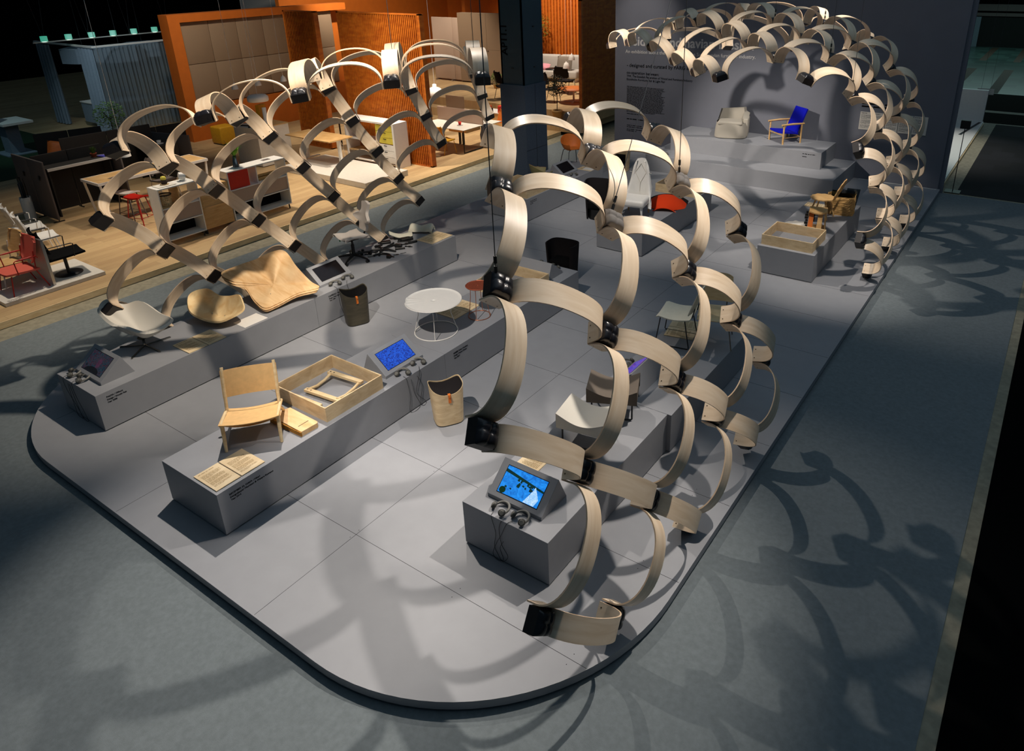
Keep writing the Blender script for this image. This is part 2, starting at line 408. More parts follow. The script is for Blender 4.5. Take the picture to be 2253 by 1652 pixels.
def outline(x0, x1, y0, y1, r, n=14):
    p = [(x1, y1)] + [(x0, y1)]
    for i in range(n + 1):
        a = math.pi + math.pi / 2 * i / n; p.append((x0 + r + r * math.cos(a), y0 + r + r * math.sin(a)))
    for i in range(n + 1):
        a = 1.5 * math.pi + math.pi / 2 * i / n; p.append((x1 - r + r * math.cos(a), y0 + r + r * math.sin(a)))
    return p
t = thing('exhibition_platform', 'low grey painted platform with two rounded front corners', 'platform', (-6.26, 9, -.1))
def local(o): o.matrix_parent_inverse = Matrix.Translation(-o.parent.location); return o
PL = outline(-10.27, -2.24, 2.19, 16.87, 1.9, 24)
m = MB(); m.prism(PL, -.075, 0, False); local(m.build('deck', M['paint'], t))
m = MB(); m.prism(outline(-10.2, -2.31, 2.26, 16.87, 1.86, 24), -.1, -.07); local(m.build('plinth_base', M['black'], t))
m = MB()
for y in [3.22 + 1.06 * i for i in range(13)]:
    ins = 0 if y > 4.1 else 1.9 - math.sqrt(max(0, 1.9 ** 2 - (4.09 - y) ** 2))
    m.box(-10.26 + ins, -2.25 - ins, y - .0015, y + .0015, 0, .0006)
for x in (-4.88, -7.0, -9.12): m.box(x - .0015, x + .0015, 2.6 if x < -8.5 else 2.2, 16.8, 0, .0006)
rnd = random.Random(3)
for y in [3.22 + 1.06 * i for i in range(8)]:
    for x in (-9.6, -8.4, -7.2, -6.0, -4.9, -3.7, -2.6):
        for dy in (-.05, .05): m.box(x - .003, x + .003, y + dy - .003, y + dy + .003, 0, .0007)
local(m.build('panel_joint', M['ink'], t))

# grey back wall of the exhibition with its lettering
wl = MB(); wl.box(-10.26, -2.29, 16.874, 16.96, -.1, 3.95); wl.box(-10.26, -2.20, 16.96, 17.04, -.1, 3.95)
wall = struct(wl.build('wall_exhibition', M['paint_dark']))
def fit_text(body, name, mat, parent, o, xdir, ydir, width, bold=0, ext=.0012):
    tt = letters(body, 1.0, name, mat, parent, Matrix.Identity(4), ext=.004, bold=bold)
    xs = [v.co.x for v in tt.data.vertices]; x0, x1 = min(xs), max(xs); k = width / (x1 - x0)
    fr = frame(o, xdir, ydir)
    for v in tt.data.vertices: v.co = fr @ Vector(((v.co.x - x0) * k, v.co.y * k, v.co.z * .4))
    return tt
wy = 16.871
fit_text('Inside Scandinavian Design', 'title_lettering', M['white_ink'], wall, (-9.96, wy, 2.60), (1, 0, .012), Z, 3.37, .02)
fit_text('An exhibition about the work behind the Scandinavian furniture industry.', 'title_lettering', M['white_ink'], wall, (-9.96, wy, 2.41), (1, 0, .012), Z, 3.43, .015)
fit_text('- designed and curated by FÄRG & BLANCHE', 'text_lettering', M['ink'], wall, (-9.91, wy, 2.075), (1, 0, .012), Z, 2.33, 0)
fit_text('co-operation between:', 'text_lettering', M['ink'], wall, (-9.91, wy, 1.90), X, Z, .92, 0)
fit_text('TMF, The Swedish Federation of Wood and Furniture Industry', 'text_lettering', M['ink'], wall, (-9.91, wy, 1.82), X, Z, 1.84, 0)
fit_text('Stockholm Furniture Fair & Light Fair', 'text_lettering', M['ink'], wall, (-9.91, wy, 1.741), X, Z, 1.10, 0)
m = MB()
print_lines(m, frame((-9.90, wy + .001, 1.575), X, Z), 1.1, 23, .0292, .026, 5)
print_lines(m, frame((-9.89, wy + .001, .875), X, Z), .43, 1, .03, .03, 6, .99)
print_lines(m, frame((-9.89, wy + .001, .735), X, Z), .62, 1, .03, .045, 7, .99)
print_lines(m, frame((-9.885, wy + .001, .573), X, Z), .48, 2, .045, .03, 8, .99)
print_lines(m, frame((-9.885, wy + .001, .467), X, Z), .48, 2, .04, .03, 9, .6)
print_lines(m, frame((-4.06, wy + .001, 1.64), X, Z), .62, 2, .06, .065, 10, .9)
m.build('text_lettering', M['ink'], wall)
pos = ['left end', 'second from left', 'middle', 'second from right', 'right end']
for i, (x0, x1) in enumerate(((-4.064, -3.80), (-3.793, -3.535), (-3.527, -3.272), (-3.265, -2.99), (-2.982, -2.70))):
    m = MB(); m.box(x0, x1 - .005, wy - .012, wy, 1.10, 1.482)
    b = m.build('text_board', M['offwhite']); m = MB()
    print_lines(m, frame((x0 + .02, wy - .0125, 1.45), X, Z), .12, 1, .02, .02, i, .99)
    print_lines(m, frame((x0 + .02, wy - .0125, 1.41), X, Z), .21, 14, .019, .013, i + 20, .6, (4, 9))
    m.build('print', M['ink'], b)['kind'] = 'stuff'
    tag(b, 'pale text board on the grey wall, %s of the row of five' % pos[i], 'board', 'text boards on the grey wall')

# ------------------------------------------------------------------ plinths
def plinth(x0, x1, y0, y1, label, h=.45, name='display_plinth', cat='plinth'):
    m = MB(); m.box(x0, x1, y0, y1, .012, h); m.box(x0 + .02, x1 - .02, y0 + .02, y1 - .02, .0012, .013)
    return tag(m.build(name, M['paint'], bevel=.002), label, cat)
GAP = .0015
p1 = plinth(-9.26, -8.392, 2.784, 5.635 - GAP, 'long grey plinth at the far left carrying the cream swivel chair and carved mould')
p1b = plinth(-9.26, -8.392, 5.635 + GAP, 8.484, 'long grey plinth at the left carrying the pale office chair and black parts')
p2 = plinth(-6.712, -5.837, 2.583, 5.453 - GAP, 'long grey plinth at front centre carrying the tan leather chair')
p2b = plinth(-6.712, -5.837, 5.453 + GAP, 8.308, 'long grey plinth carrying the white round table and the copper stool')
p3 = plinth(-3.996, -3.109, 3.679, 5.75 - GAP, 'grey plinth at front right carrying the bright blue screen and white ottoman')
p3b = plinth(-3.95, -3.066, 5.75 + GAP, 7.78, 'grey plinth behind the ottomans carrying two thin-legged chairs')
p4 = plinth(-6.719, -5.828, 10.24, 13.107, 'grey plinth carrying the white quilted armchair and orange red felt')
p5 = plinth(-9.421, -8.542, 10.666, 13.45, 'grey plinth at the back left carrying the orange and the red shell chair')
p6 = plinth(-3.997, -3.103, 10.66, 13.466, 'grey plinth at the right carrying the crumpled paper bag')
fit = dict(mat=M['ink'])
def ptext(par, x, y0, z, w, body): fit_text(body, 'lettering', M['ink'], par, (x + .0012, y0, z), Y, Z, w)
ptext(p1, -8.392, 2.888, .378, .172, 'PALMA / Offecct'); ptext(p1, -8.392, 2.887, .345, .205, 'Design / Khodie Feiz'); ptext(p1, -8.392, 2.884, .313, .10, 'Year 2008')
ptext(p2, -5.837, 2.690, .374, .306, 'DECEMBER XL CHAIR / Nikari'); ptext(p2, -5.837, 2.692, .343, .436, 'Design/Jasper Morrison & Wataru Kumano'); ptext(p2, -5.837, 2.694, .313, .098, 'Year 2014')
ptext(p1b, -8.392, 5.858, .375, .225, 'CAPISCO / HÅG'); ptext(p1b, -8.392, 5.862, .343, .20, 'Design / Peter Opsvik'); ptext(p1b, -8.392, 5.866, .311, .10, 'Year 1984')
ptext(p2b, -5.837, 5.601, .377, .25, 'BREEZE Tables / Swedese'); ptext(p2b, -5.837, 5.602, .343, .23, 'Design / Monica Förster'); ptext(p2b, -5.837, 5.603, .309, .10, 'Year 2017')
m = MB(); print_lines(m, frame((-8.5408, 10.768, .377), Y, Z), .23, 3, .029, .022, 3, .4); m.build('lettering', M['ink'], p5)
m = MB(); m.box(-8.36, -4.02, 15.08, 16.872, .0012, .378); st1 = tag(m.build('stage_step', M['paint'], bevel=.002), 'wide lower grey step in front of the grey wall', 'step')
m = MB(); m.box(-8.05, -4.497, 15.755, 16.872, .3785, .745); st2 = tag(m.build('stage_step', M['paint'], bevel=.002), 'upper grey step carrying the grey armchair and the blue chair', 'step')
m = MB(); print_lines(m, frame((-4.90, 15.7545, .675), X, Z), .31, 2, .06, .03, 4, .35); m.build('lettering', M['ink'], st2)

# ------------------------------------------------------------------ wooden stand on the left
m = MB(); m.box(-40, -12.46, -6, 17.5, -.1, 0); struct(m.build('floor_stand', M['plank']))
m = MB(); m.box(-12.46, -12.44, -6, 17.5, -.1, .0); struct(m.build('trim_1', M['lightwood']))
m = MB(); m.box(-24, -11.9, 17.5, 24, .0005, .25); struct(m.build('floor_step', M['plank']))
m = MB(); m.box(-24, -11.7, 17.95, 26, .2505, .5); struct(m.build('floor_terrace', M['plank']))
def slat_screen(name, label, x0, x1, y, z0, z1, facing=-1, pitch=.062, group=None):
    """upright orange slats in a frame, standing in the plane y"""
    t = thing(name, label, 'screen', ((x0 + x1) / 2, y, z0), 0, group); L = (x1 - x0) / 2; H = z1 - z0
    m = MB(); m.box(-L, -L + .06, -.05, .05, 0, H); m.box(L - .07, L, -.05, .09, 0, H); m.box(-L, L, -.05, .05, H - .03, H); m.box(-L, L, -.05, .05, 0, .03)
    m.build('frame', M['slat'], t)
    m = MB(); n = int((2 * L - .13) / pitch)
    for i in range(n):
        x = -L + .06 + (i + .5) * (2 * L - .13) / n; m.box(x - .014, x + .014, -.045, .04, .03, H - .03)
    m.build('slats', M['slat'], t)
    m = MB(); m.box(-L + .06, L - .07, .045, .05, .03, H - .03); m.build('backing', M['orangewall'], t)
    return t
slat_screen('slat_screen', 'tall orange slat screen in front of the white drawer unit', -15.72, -12.91, 12.69, 0, 3.55)
slat_screen('slat_screen', 'narrower orange slat screen behind the pale grey counter', -17.83, -16.59, 12.69, 0, 3.53)
sr = slat_screen('slat_screen', 'dark orange slat screen up on the wooden terrace beside the grey wall', -1.5, 1.5, 0, 0, 3.1, pitch=.042)
sr.location = (-11.95, 19.32, .5); sr.rotation_euler = (0, 0, math.pi / 2)
slat_screen('slat_screen', 'brightly lit orange slat screen behind the pale sofa on the terrace', -19.4, -12.0, 24.4, .5, 4.6, pitch=.14)
# orange framed wall with beige felt panels
t = thing('framed_wall', 'orange framed wall filled with beige felt panels behind the hanging lamps', 'wall', (-20.8, 14.2, 0))
m = MB(); m.box(-.42, .02, -3.02, -2.70, 0, 3.43); m.box(-.42, .02, -2.70, 3.0, 3.22, 3.43); m.box(-.42, .02, -2.70, 3.0, 0, .94); m.box(-.42, -.40, -2.7, 3, .94, 3.22); m.build('frame', M['orangewall'], t)
for i in range(6):
    for k in range(2):
        y0 = -2.68 + i * .86; z0 = .96 + k * 1.13
        m = MB(); m.rbox(-.16, -.10, y0, y0 + .85, z0, z0 + 1.12, .012, 2); m.build('felt_panel', M['beigepad'], t)
# orange walls behind the terrace
m = MB(); m.box(-24, -12, 25.6, 25.8, .5, 4.6); struct(m.build('wall_orange_terrace', M['orangewall']))
m = MB(); m.box(-24.2, -24, 17, 25.8, 0, 4.6); struct(m.build('wall_orange_side', M['orangewall']))
m = MB(); m.box(-19.6, -19.45, 21.6, 25.6, .5, 4.7); struct(m.build('wall_orange_return', M['orangewall']))
# white sign wall far behind
m = MB(); m.box(-34, -25.0, 22.05, 22.2, 0, 4.4); sw = struct(m.build('wall_sign', M['white']))
fit_text('MAN', 'sign_lettering', M['black'], sw, (-28.33, 22.045, 2.45), (1, 0, .11), Z, 2.62, -.005)
# teal column
t = thing('hall_column', 'dark teal steel column with grey blue cloth wrapped round its foot', 'column', (-10.63, 13.42, -.1))
m = MB()
m.box(-.31, -.27, -.36, .36, 0, 8); m.box(.27, .31, -.36, .36, 0, 8); m.box(-.27, .27, -.02, .02, 0, 8); m.box(-.31, .31, -.36, -.34, 2.1, 8); m.build('steel_section', M['teal'], t)
m = MB(); m.box(-.34, .34, -.40, .40, 0, 2.2); m.build('cloth_wrap', M['wrap'], t)
m = MB()
for z in (.75, 1.45): m.box(.3405, .3425, -.4, .4, z, z + .006)
m.box(.3405, .3425, -.02, -.012, 0, 2.2); m.build('fold', M['black'], t)
tt = fit_text('AP11.1', 'lettering', M['ink'], t, (-.12, -.3625, 2.82), Z, (-1, 0, 0), .62, .02)
m = MB()
for z in (2.55, 3.4): m.box(.312, .33, .0, .05, z, z + .02)
m.box(-.02, .04, -.37, -.36, 2.55, 2.57); m.build('clip', M['black'], t)
# ------------------------------------------------------------------ bentwood canopies
NEAR = {(0,1):(-2.589,2.848,0.754), (0,2):(-2.48,3.585,0.154), (1,0):(-2.946,2.837,2.065), (1,1):(-2.692,3.516,1.451), 
    (1,2):(-2.526,4.193,0.807), (1,3):(-2.458,4.831,0.107), (2,0):(-3.302,3.483,2.68), (2,1):(-2.898,4.17,2.139), 
    (2,2):(-2.643,4.834,1.494), (2,3):(-2.52,5.482,0.819), (2,4):(-2.442,6.151,0.164), (3,0):(-3.808,4.174,3.082), 
    (3,1):(-3.25,4.848,2.724), (3,2):(-2.903,5.53,2.139), (3,3):(-2.688,6.181,1.453), (3,4):(-2.559,6.829,0.743), 
    (4,0):(-4.431,4.854,3.285), (4,1):(-3.839,5.511,3.049), (4,2):(-3.312,6.204,2.693), (4,3):(-2.948,6.84,2.099), 
    (5,1):(-4.485,6.18,3.154), (5,2):(-3.931,6.886,2.973), }
LEFT = {(-1,-2):(-9.63,3.66,0.74), (-1,-1):(-9.88,4.32,0.1), (0,-3):(-9.21,3.655,1.991), (0,-2):(-9.4,4.351,1.373), 
    (0,-1):(-9.631,5.006,0.725), (0,0):(-9.9,5.67,0.1), (1,-4):(-8.34,3.617,2.898), (1,-3):(-8.822,4.338,2.524), 
    (1,-2):(-9.185,5.042,2.004), (1,-1):(-9.438,5.695,1.363), (1,0):(-9.672,6.344,0.71), (1,1):(-9.92,7.0,0.1), 
    (2,-4):(-7.724,4.278,3.161), (2,-3):(-8.312,5.003,2.988), (2,-2):(-8.829,5.702,2.602), (2,-1):(-9.166,6.355,1.999), 
    (2,0):(-9.437,7.001,1.357), (2,1):(-9.679,7.653,0.71), (2,2):(-9.93,8.31,0.1), (3,-4):(-7.164,5.034,3.319), 
    (3,-3):(-7.803,5.733,3.391), (3,-2):(-8.431,6.395,3.134), (3,-1):(-8.822,7.045,2.56), (3,0):(-9.131,7.694,1.936), 
    (3,1):(-9.43,8.337,1.301), (3,2):(-9.677,9.015,0.684), (4,-4):(-6.505,5.72,3.412), (4,-3):(-7.18,6.4,3.44), 
    (4,-2):(-7.83,7.105,3.381), (4,-1):(-8.334,7.764,2.917), (4,0):(-8.757,8.435,2.394), (4,1):(-9.096,9.079,1.783), 
    (5,-4):(-5.815,6.403,3.4), (5,-3):(-6.52,7.1,3.42), (5,-2):(-7.15,7.78,3.38), (5,-1):(-7.7,8.46,3.1), 
    (5,0):(-8.166,9.134,2.643), (5,1):(-8.608,9.811,2.145), }
FAR = {(1,0):(-2.488,10.568,0.859), (1,1):(-2.45,11.25,0.13), (2,-1):(-2.691,10.565,2.151), (2,0):(-2.548,11.252,1.505), 
    (2,1):(-2.498,11.915,0.822), (2,2):(-2.45,12.58,0.13), (3,-2):(-3.475,10.451,3.058), (3,-1):(-3.013,11.214,2.756), 
    (3,0):(-2.748,11.904,2.156), (3,1):(-2.587,12.576,1.501), (3,2):(-2.508,13.246,0.829), (3,3):(-2.45,13.92,0.13), 
    (4,-3):(-4.708,10.422,3.007), (4,-2):(-4.134,11.115,3.238), (4,-1):(-3.546,11.86,3.173), (4,0):(-3.071,12.561,2.755), 
    (4,1):(-2.753,13.241,2.16), (4,2):(-2.593,13.914,1.498), (4,3):(-2.519,14.562,0.802), (5,-3):(-5.375,11.11,2.961), 
    (5,-2):(-4.791,11.78,3.335), (5,-1):(-4.198,12.512,3.374), (5,0):(-3.567,13.204,3.222), (5,1):(-3.049,13.874,2.806), 
    (5,2):(-2.779,14.542,2.19), (6,-3):(-6.074,11.761,3.015), (6,-2):(-5.499,12.409,3.418), (6,-1):(-4.886,13.131,3.558), 
    (6,0):(-4.228,13.82,3.495), (6,1):(-3.57,14.5,3.18), (7,-3):(-6.82,12.35,3.148), (7,-2):(-6.241,12.99,3.546), 
    (7,-1):(-5.62,13.75,3.62), (7,0):(-4.78,14.5,3.5), (7,1):(-4.05,15.1,2.95), (8,-3):(-7.6,12.909,3.139), 
    (8,-2):(-6.95,13.6,3.4), (8,-1):(-6.1,14.4,3.45), (8,0):(-5.2,15.15,2.95), (9,-3):(-8.362,13.467,2.983), 
    (9,-2):(-7.5,14.2,3.1), (9,-1):(-6.5,15.1,2.9), }

def canopy(name, label, ND, axis, box_off, H=.235, w=.172, lift=0.0):
    t = thing(name, label, 'canopy')
    ctr = {}
    keys = list(ND); P = {k: Vector(v) for k, v in ND.items()}
    base = Vector((sum(p.x for p in P.values()) / len(P), sum(p.y for p in P.values()) / len(P), 0)); t.location = base
    N = {}; AX = {}
    for k in keys:
        r, q = k; dr = Vector(); dm = Vector()
        for s in (1, -1):
            if (r + s, q) in P: dr += (P[(r + s, q)] - P[k]) * s
            if (r, q + s) in P: dm += (P[(r, q + s)] - P[k]) * s
        # a straight border has neighbours along one way only: lend from the lattice
        if dr.length < 1e-6: dr = Vector((0, 1, 0)) * 1.34 - dm.normalized() * .95
        if dm.length < 1e-6: dm = Vector((0, 1, 0)) * 1.34 - dr.normalized() * .95
        n = dr.cross(dm).normalized()
        if n.dot(P[k] - Vector((axis[0], P[k].y, axis[1]))) < 0: n = -n
        N[k] = n; u = (dr.normalized() + dm.normalized()).normalized(); v = n.cross(u).normalized()
        if v.dot(dr) < 0: v = -v
        AX[k] = ((u + v).normalized(), (u - v).normalized())
    hb = .085
    for k in keys:
        a, b = AX[k]; n = N[k]; c = P[k] - base + n * (box_off + lift); h = w / 2 - .004
        R = Matrix((a, b, n)).transposed().to_4x4()
        if R.determinant() < 0: R = Matrix((b, a, n)).transposed().to_4x4()
        R.translation = c
        m = MB(); m.box(-h, h, -h, h, 0, hb); m.m = 1
        m.add([(.006 * math.cos(i), .006 * math.sin(i), -.0006) for i in [j * math.pi / 4 for j in range(8)]], [tuple(range(8))[::-1]])
        for sx in (-.045, .045):
            for f in ((0, 1), (0, -1), (1, 1), (1, -1)):
                q = [(sx + .005 * math.cos(i), .005 * math.sin(i) + .035) for i in [j * math.pi / 4 for j in range(8)]]
                vs = [((x, f[1] * (h + .0006), z) if f[0] == 0 else (f[1] * (h + .0006), x, z)) for x, z in q]
                m.add(vs, [tuple(range(8))])
        o = m.build('connector_block', [M['box_black'], M['black']], t); o.matrix_local = R
        m = MB()
        def cush(u_, v_, h=h):
            x = 2 * u_ - 1; y = 2 * v_ - 1; e = ((1 - x ** 4) * (1 - y ** 4)) ** .5
            crease = min(abs(x - .15 * y), 1) ; crease2 = min(abs(y + .15 * x), 1)
            dent = .010 * (math.exp(-(crease / .10) ** 2) + math.exp(-(crease2 / .10) ** 2))
            return (x * h, y * h, hb + .050 * e - dent * e)
        m.grid(cush, 16, 16)
        o2 = m.build('cushion', M['leather_grey'] if (name, k) in GREY else M['leather_black'], o)
    for k in keys:
        for k2 in ((k[0] + 1, k[1]), (k[0], k[1] + 1)):
            if k2 not in P or (name, k, k2) in SKIP: continue
            p, q = P[k] - base, P[k2] - base; d = q - p; c = d.length - w; e = d.normalized()
            n = (N[k] + N[k2]); n = (n - e * n.dot(e)).normalized(); b = n.cross(e)
            o0 = (p + q) / 2 + n * (box_off + hb); prof = []
            a = c / 2 - .004; tab = hb - .006
            for i in range(4): prof.append((-a, -tab + tab * i / 3 * .999))
            K = 26
            for i in range(1, K):
                th = math.pi * (1 - i / K); cs, sn = math.cos(th), math.sin(th)
                prof.append((a * math.copysign(abs(cs) ** (2 / 2.25), cs), H * sn ** (2 / 2.0)))
            for i in range(4): prof.append((a, -tab * i / 3))
            m = MB(); th = .011; L = len(prof); out = []; inn = []
            for i, (s_, z_) in enumerate(prof):
                p0 = prof[max(i - 1, 0)]; p1 = prof[min(i + 1, L - 1)]; tx, tz = p1[0] - p0[0], p1[1] - p0[1]
                ll = math.hypot(tx, tz); nx, nz = -tz / ll, tx / ll
                out.append((s_, z_)); inn.append((s_ - nx * th, z_ - nz * th))
            def put(s_, z_, y_): return o0 + e * s_ + n * z_ + b * y_
            vs = []
            for i in range(L):
                vs += [put(*out[i], -w / 2), put(*out[i], w / 2), put(*inn[i], w / 2), put(*inn[i], -w / 2)]
            arc = 0
            for i in range(L):
                if i: arc += math.hypot(out[i][0] - out[i - 1][0], out[i][1] - out[i - 1][1])
                off = (hash(k) % 17) * .37
                for j, yy in enumerate((0, w, w, 0)): m.uv[i * 4 + j] = (arc + off, yy + off)
            fo = [(i * 4, i * 4 + 1, i * 4 + 5, i * 4 + 4) for i in range(L - 1)]; fi = [(i * 4 + 3, i * 4 + 7, i * 4 + 6, i * 4 + 2) for i in range(L - 1)]
            m.add(vs, fo + fi, True)
            m.m = 1
            m.add(vs, [(i * 4 + 1, i * 4 + 2, i * 4 + 6, i * 4 + 5) for i in range(L - 1)] + [(i * 4, i * 4 + 4, i * 4 + 7, i * 4 + 3) for i in range(L - 1)] + [(0, 3, 2, 1), (L * 4 - 4, L * 4 - 3, L * 4 - 2, L * 4 - 1)], False)
            m.m = 2
            for sg in (-1, 1):
                for yy in (-.048, .048):
                    cc = Vector((sg * (a - th - .0008), -tab + .026))
                    ring = [put(cc.x, cc.y + .006 * math.cos(j * math.pi / 4), yy + .006 * math.sin(j * math.pi / 4)) for j in range(8)]
                    m.add(ring, [tuple(range(8))], False)
            m.build('bentwood_arch', [M['birch'], M['edge'], M['bolt']], t)
    return t, P
GREY = {('bentwood_canopy', (3, 1)), ('bentwood_canopy', (4, 2))}
SKIP = set()
near_t, NP = canopy('bentwood_canopy', 'nearest pale bentwood lattice canopy rising over the front right plinth', NEAR, (-4.8, .8), -.07, lift=.03)
left_t, LP = canopy('bentwood_canopy', 'bentwood lattice canopy on the left leaning over the wooden stand side', LEFT, (-7.4, .8), 0.0)
far_t, FP = canopy('bentwood_canopy', 'far bentwood lattice canopy arching over the stage with the two armchairs', FAR, (-5.0, .5), -.04, lift=.0)
def wire(p, q, label, clip=True):
    t = thing('suspension_wire', label, 'wire', p, 0, 'thin wires holding up the canopies'); d = Vector(q) - Vector(p)
    m = MB(); m.cyl((0, 0, 0), d, .0035, 6); m.build('cable', M['cable'], t)
    if clip:
        u = d.normalized(); m = MB(); m.cyl(u * .05, u * .10, .012, 8); m.cyl(u * .12, u * .17, .012, 8); m.build('clip', M['black'], t)
def nv(P, k): p = P[k]; return (p.x, p.y, p.z + .06)
p = nv(NP, (2, 0)); wire(p, (p[0], p[1], 8), 'wire rising from the dark cushion above the copper stool')
p = nv(NP, (3, 1)); wire(p, (-3.55, 8.0, 7.0), 'slanting wire from the grey cushion in front of the white armchair')
p = nv(NP, (4, 2)); wire(p, (p[0], p[1], 8), 'upright wire from the grey cushion behind the orange red felt')
for k, s in (((8, 3), 'upper left'), ((7, 4), 'upper middle'), ((6, 5), 'upper right')):
    L_, s_ = k; kk = ((L_ + s_ + 1) // 2, (s_ + 1 - L_) // 2)
    if kk in FP:
        p = nv(FP, kk); wire(p, (p[0], p[1], 8), 'thin wire holding the %s part of the far canopy' % s)
for kk, s in (((3, -1), 'right flank near the paper bag'), ((4, -1), 'right shoulder above the text boards')):
    if kk in FP: p = nv(FP, kk); wire(p, (p[0], p[1], 8), 'thin wire holding the %s of the far canopy' % s)
p = nv(LP, (4, -3)); wire(p, (p[0], p[1], 8), 'thin wire holding the crest of the left canopy')
p = nv(LP, (5, -3)); wire(p, (p[0], p[1], 8), 'thin wire holding the far end of the left canopy')
# ------------------------------------------------------------------ exhibits on the plinths
TOP = .45
def spline(pts, n, closed=True):
    pts = [Vector(p) for p in pts]; N = len(pts); out = []
    segs = N if closed else N - 1
    for k in range(n if closed else n + 1):
        t = k / n * segs; i = min(int(t), segs - 1); f = t - i
        if closed: a, b, c, d = pts[i - 1], pts[i], pts[(i + 1) % N], pts[(i + 2) % N]
        else: a, b, c, d = pts[max(i - 1, 0)], pts[i], pts[i + 1], pts[min(i + 2, N - 1)]
        out.append(.5 * (2 * b + (c - a) * f + (2 * a - 5 * b + 4 * c - d) * f * f + (3 * b - a - 3 * c + d) * f ** 3))
    return out
def leaf_shell(m, rim, ctr, p=1.8, thick=.02, n=48, rings=12):
    """dished sheet spanned between a rim curve and a bottom point"""
    R = spline(rim, n); c = Vector(ctr)
    def fn(u, v):
        q = R[int(round(u * n)) % n]; s = max(v, .001)
        return (c.x + (q.x - c.x) * s, c.y + (q.y - c.y) * s, c.z + (q.z - c.z) * s ** p)
    m.grid(fn, n, rings, thick); return m
def tablet(label, loc, rz, screen, glare=None, w=.565, extra=None):
    t = thing('screen_stand', label, 'screen', loc, rz)
    m = MB(); pf = [(0, 0), (0, .035), (.26, .24), (.365, 0)]
    vs = [(-w / 2, y, z) for y, z in pf] + [(w / 2, y, z) for y, z in pf]
    m.add(vs, [(0, 1, 2, 3), (7, 6, 5, 4), (0, 4, 5, 1), (1, 5, 6, 2), (2, 6, 7, 3), (3, 7, 4, 0)], False)
    m.build('wedge_case', M['paint'], t, bevel=.002)
    d = Vector((0, .26, .205)).normalized(); nn = Vector((0, -d.z, d.y)); o = Vector((0, 0, .035))
    def q(x, s, h): return o + Vector((x, 0, 0)) + d * s + nn * h
    L = .331; m = MB()
    a = [q(-.213, .042, .001), q(.213, .042, .001), q(.213, L - .045, .001), q(-.213, L - .045, .001)]; m.add(a, [(0, 1, 2, 3)], False)
    b = m.build('bezel', M['black'], t); m = MB()
    a = [q(-.207, .048, .002), q(.207, .048, .002), q(.207, L - .051, .002), q(-.207, L - .051, .002)]; m.add(a, [(0, 1, 2, 3)], False)
    s = m.build('display', screen, t)
    if extra: extra(t, q)
    return t
def headphones(label, loc, rz, paths=(), group=None):
    t = thing('headphones', label, 'headphones', loc, rz, 'grey headphones beside the screens')
    R = .068; m = MB(); tilt = .35
    pts = [(R * math.cos(a), R * math.sin(a) + .02, .012 + .030 * math.sin(a) * tilt + .012) for a in [math.pi * (-.12 + 1.24 * i / 20) for i in range(21)]]
    m.tube(pts, [.0075 + .005 * math.sin(math.pi * i / 20) for i in range(21)], 8); m.build('headband', M['phones'], t)
    for s in (-1, 1):
        m = MB(); c = Vector((s * (R - .008), -.012, .034)); ax = Vector((s * .55, -.5, .62)).normalized()
        m.tube([c - ax * .016, c - ax * .010, c + ax * .010, c + ax * .015], [.024, .031, .031, .024], 16)
        m.build('ear_cup', M['phones_dark'], t)
        m = MB(); m.tube([c + ax * .015, c + ax * .0185], [.021, .017], 16); m.build('cap', M['phones'], t)
        m = MB(); m.cyl(c, pts[0] if s > 0 else pts[-1], .0045, 6); m.build('arm', M['steel_light'], t)
    for p in paths:
        inv = Matrix.Rotation(-rz, 4, 'Z') @ Matrix.Translation(-Vector(loc))
        m = MB(); m.tube([inv @ Vector(q) for q in spline(p, 60, False)], .0022, 5); m.build('cable', M['black'], t)
    return t
def boards(label, loc, rz, n=2, seed=0, w=.355, d=.236):
    """thin birch text boards laid side by side; each is a thing"""
    for i in range(n):
        m = MB(); m.box(-w / 2, w / 2, -d / 2, d / 2, 0, .010)
        R = Matrix.Rotation(rz, 4, 'Z'); p = Vector(loc) + R @ Vector((0, (d + .010) * i, 0))
        b = m.build('text_board', M['panel'], None, p, (0, 0, rz), bevel=.0015)
        m = MB(); T = Matrix.Translation((-w / 2 + .03, d / 2 - .03, .0106))
        # lines of print run along the long side of the plinth
        F = frame((-w / 2 + .035, -d / 2 + .025, .0106), (0, 1, 0), (-1, 0, 0))
        if i == 0: print_lines(m, F, d * .7, 1, .02, .016, seed, .9)
        F2 = frame((-w / 2 + (.075 if i == 0 else .09), -d / 2 + .025, .0106), (0, 1, 0), (-1, 0, 0))
        print_lines(m, F2, d - .06, 20, .0105, .0095, seed + i + 1, .5, (5, 11, 16))
        m.build('print', M['ink_brown'], b)
        tag(b, label[i], 'board', 'birch text boards lying on the plinths')
SCR_DIM = glow('dim_film_screen', [(.30, '#0a1420'), (.45, '#16303c'), (.55, '#3a1c28'), (.62, '#141c28'), (.75, '#0a0c12')], .9, 7)
SCR_OFF = plain('dark_screen', '#171214', .08, .2, 4)
SCR_BLUE = glow('blue_film_screen', [(.25, '#020a38'), (.45, '#0a2f9c'), (.55, '#1b62e8'), (.68, '#081c70'), (.8, '#01041c')], 1.0, 9)
SCR_SKY = glow('sky_film_screen', [(.2, '#0d4fae'), (.5, '#1f86e6'), (.7, '#2a9bff'), (.85, '#0d5fc0')], 1.0, 3)
SCR_VIO = glow('violet_film_screen', [(.3, '#1d1e78'), (.5, '#3a3fd0'), (.58, '#8a3a80'), (.7, '#262aa0')], .9, 8)
SKYWHITE = glow('screen_pale_blue', [(.3, '#5fb4f8'), (.7, '#d8efff')], 1.0, 12)
LAND = glow('screen_dark_land', [(.3, '#06233c'), (.6, '#0b3b24'), (.8, '#0a2a50')], .8, 14)
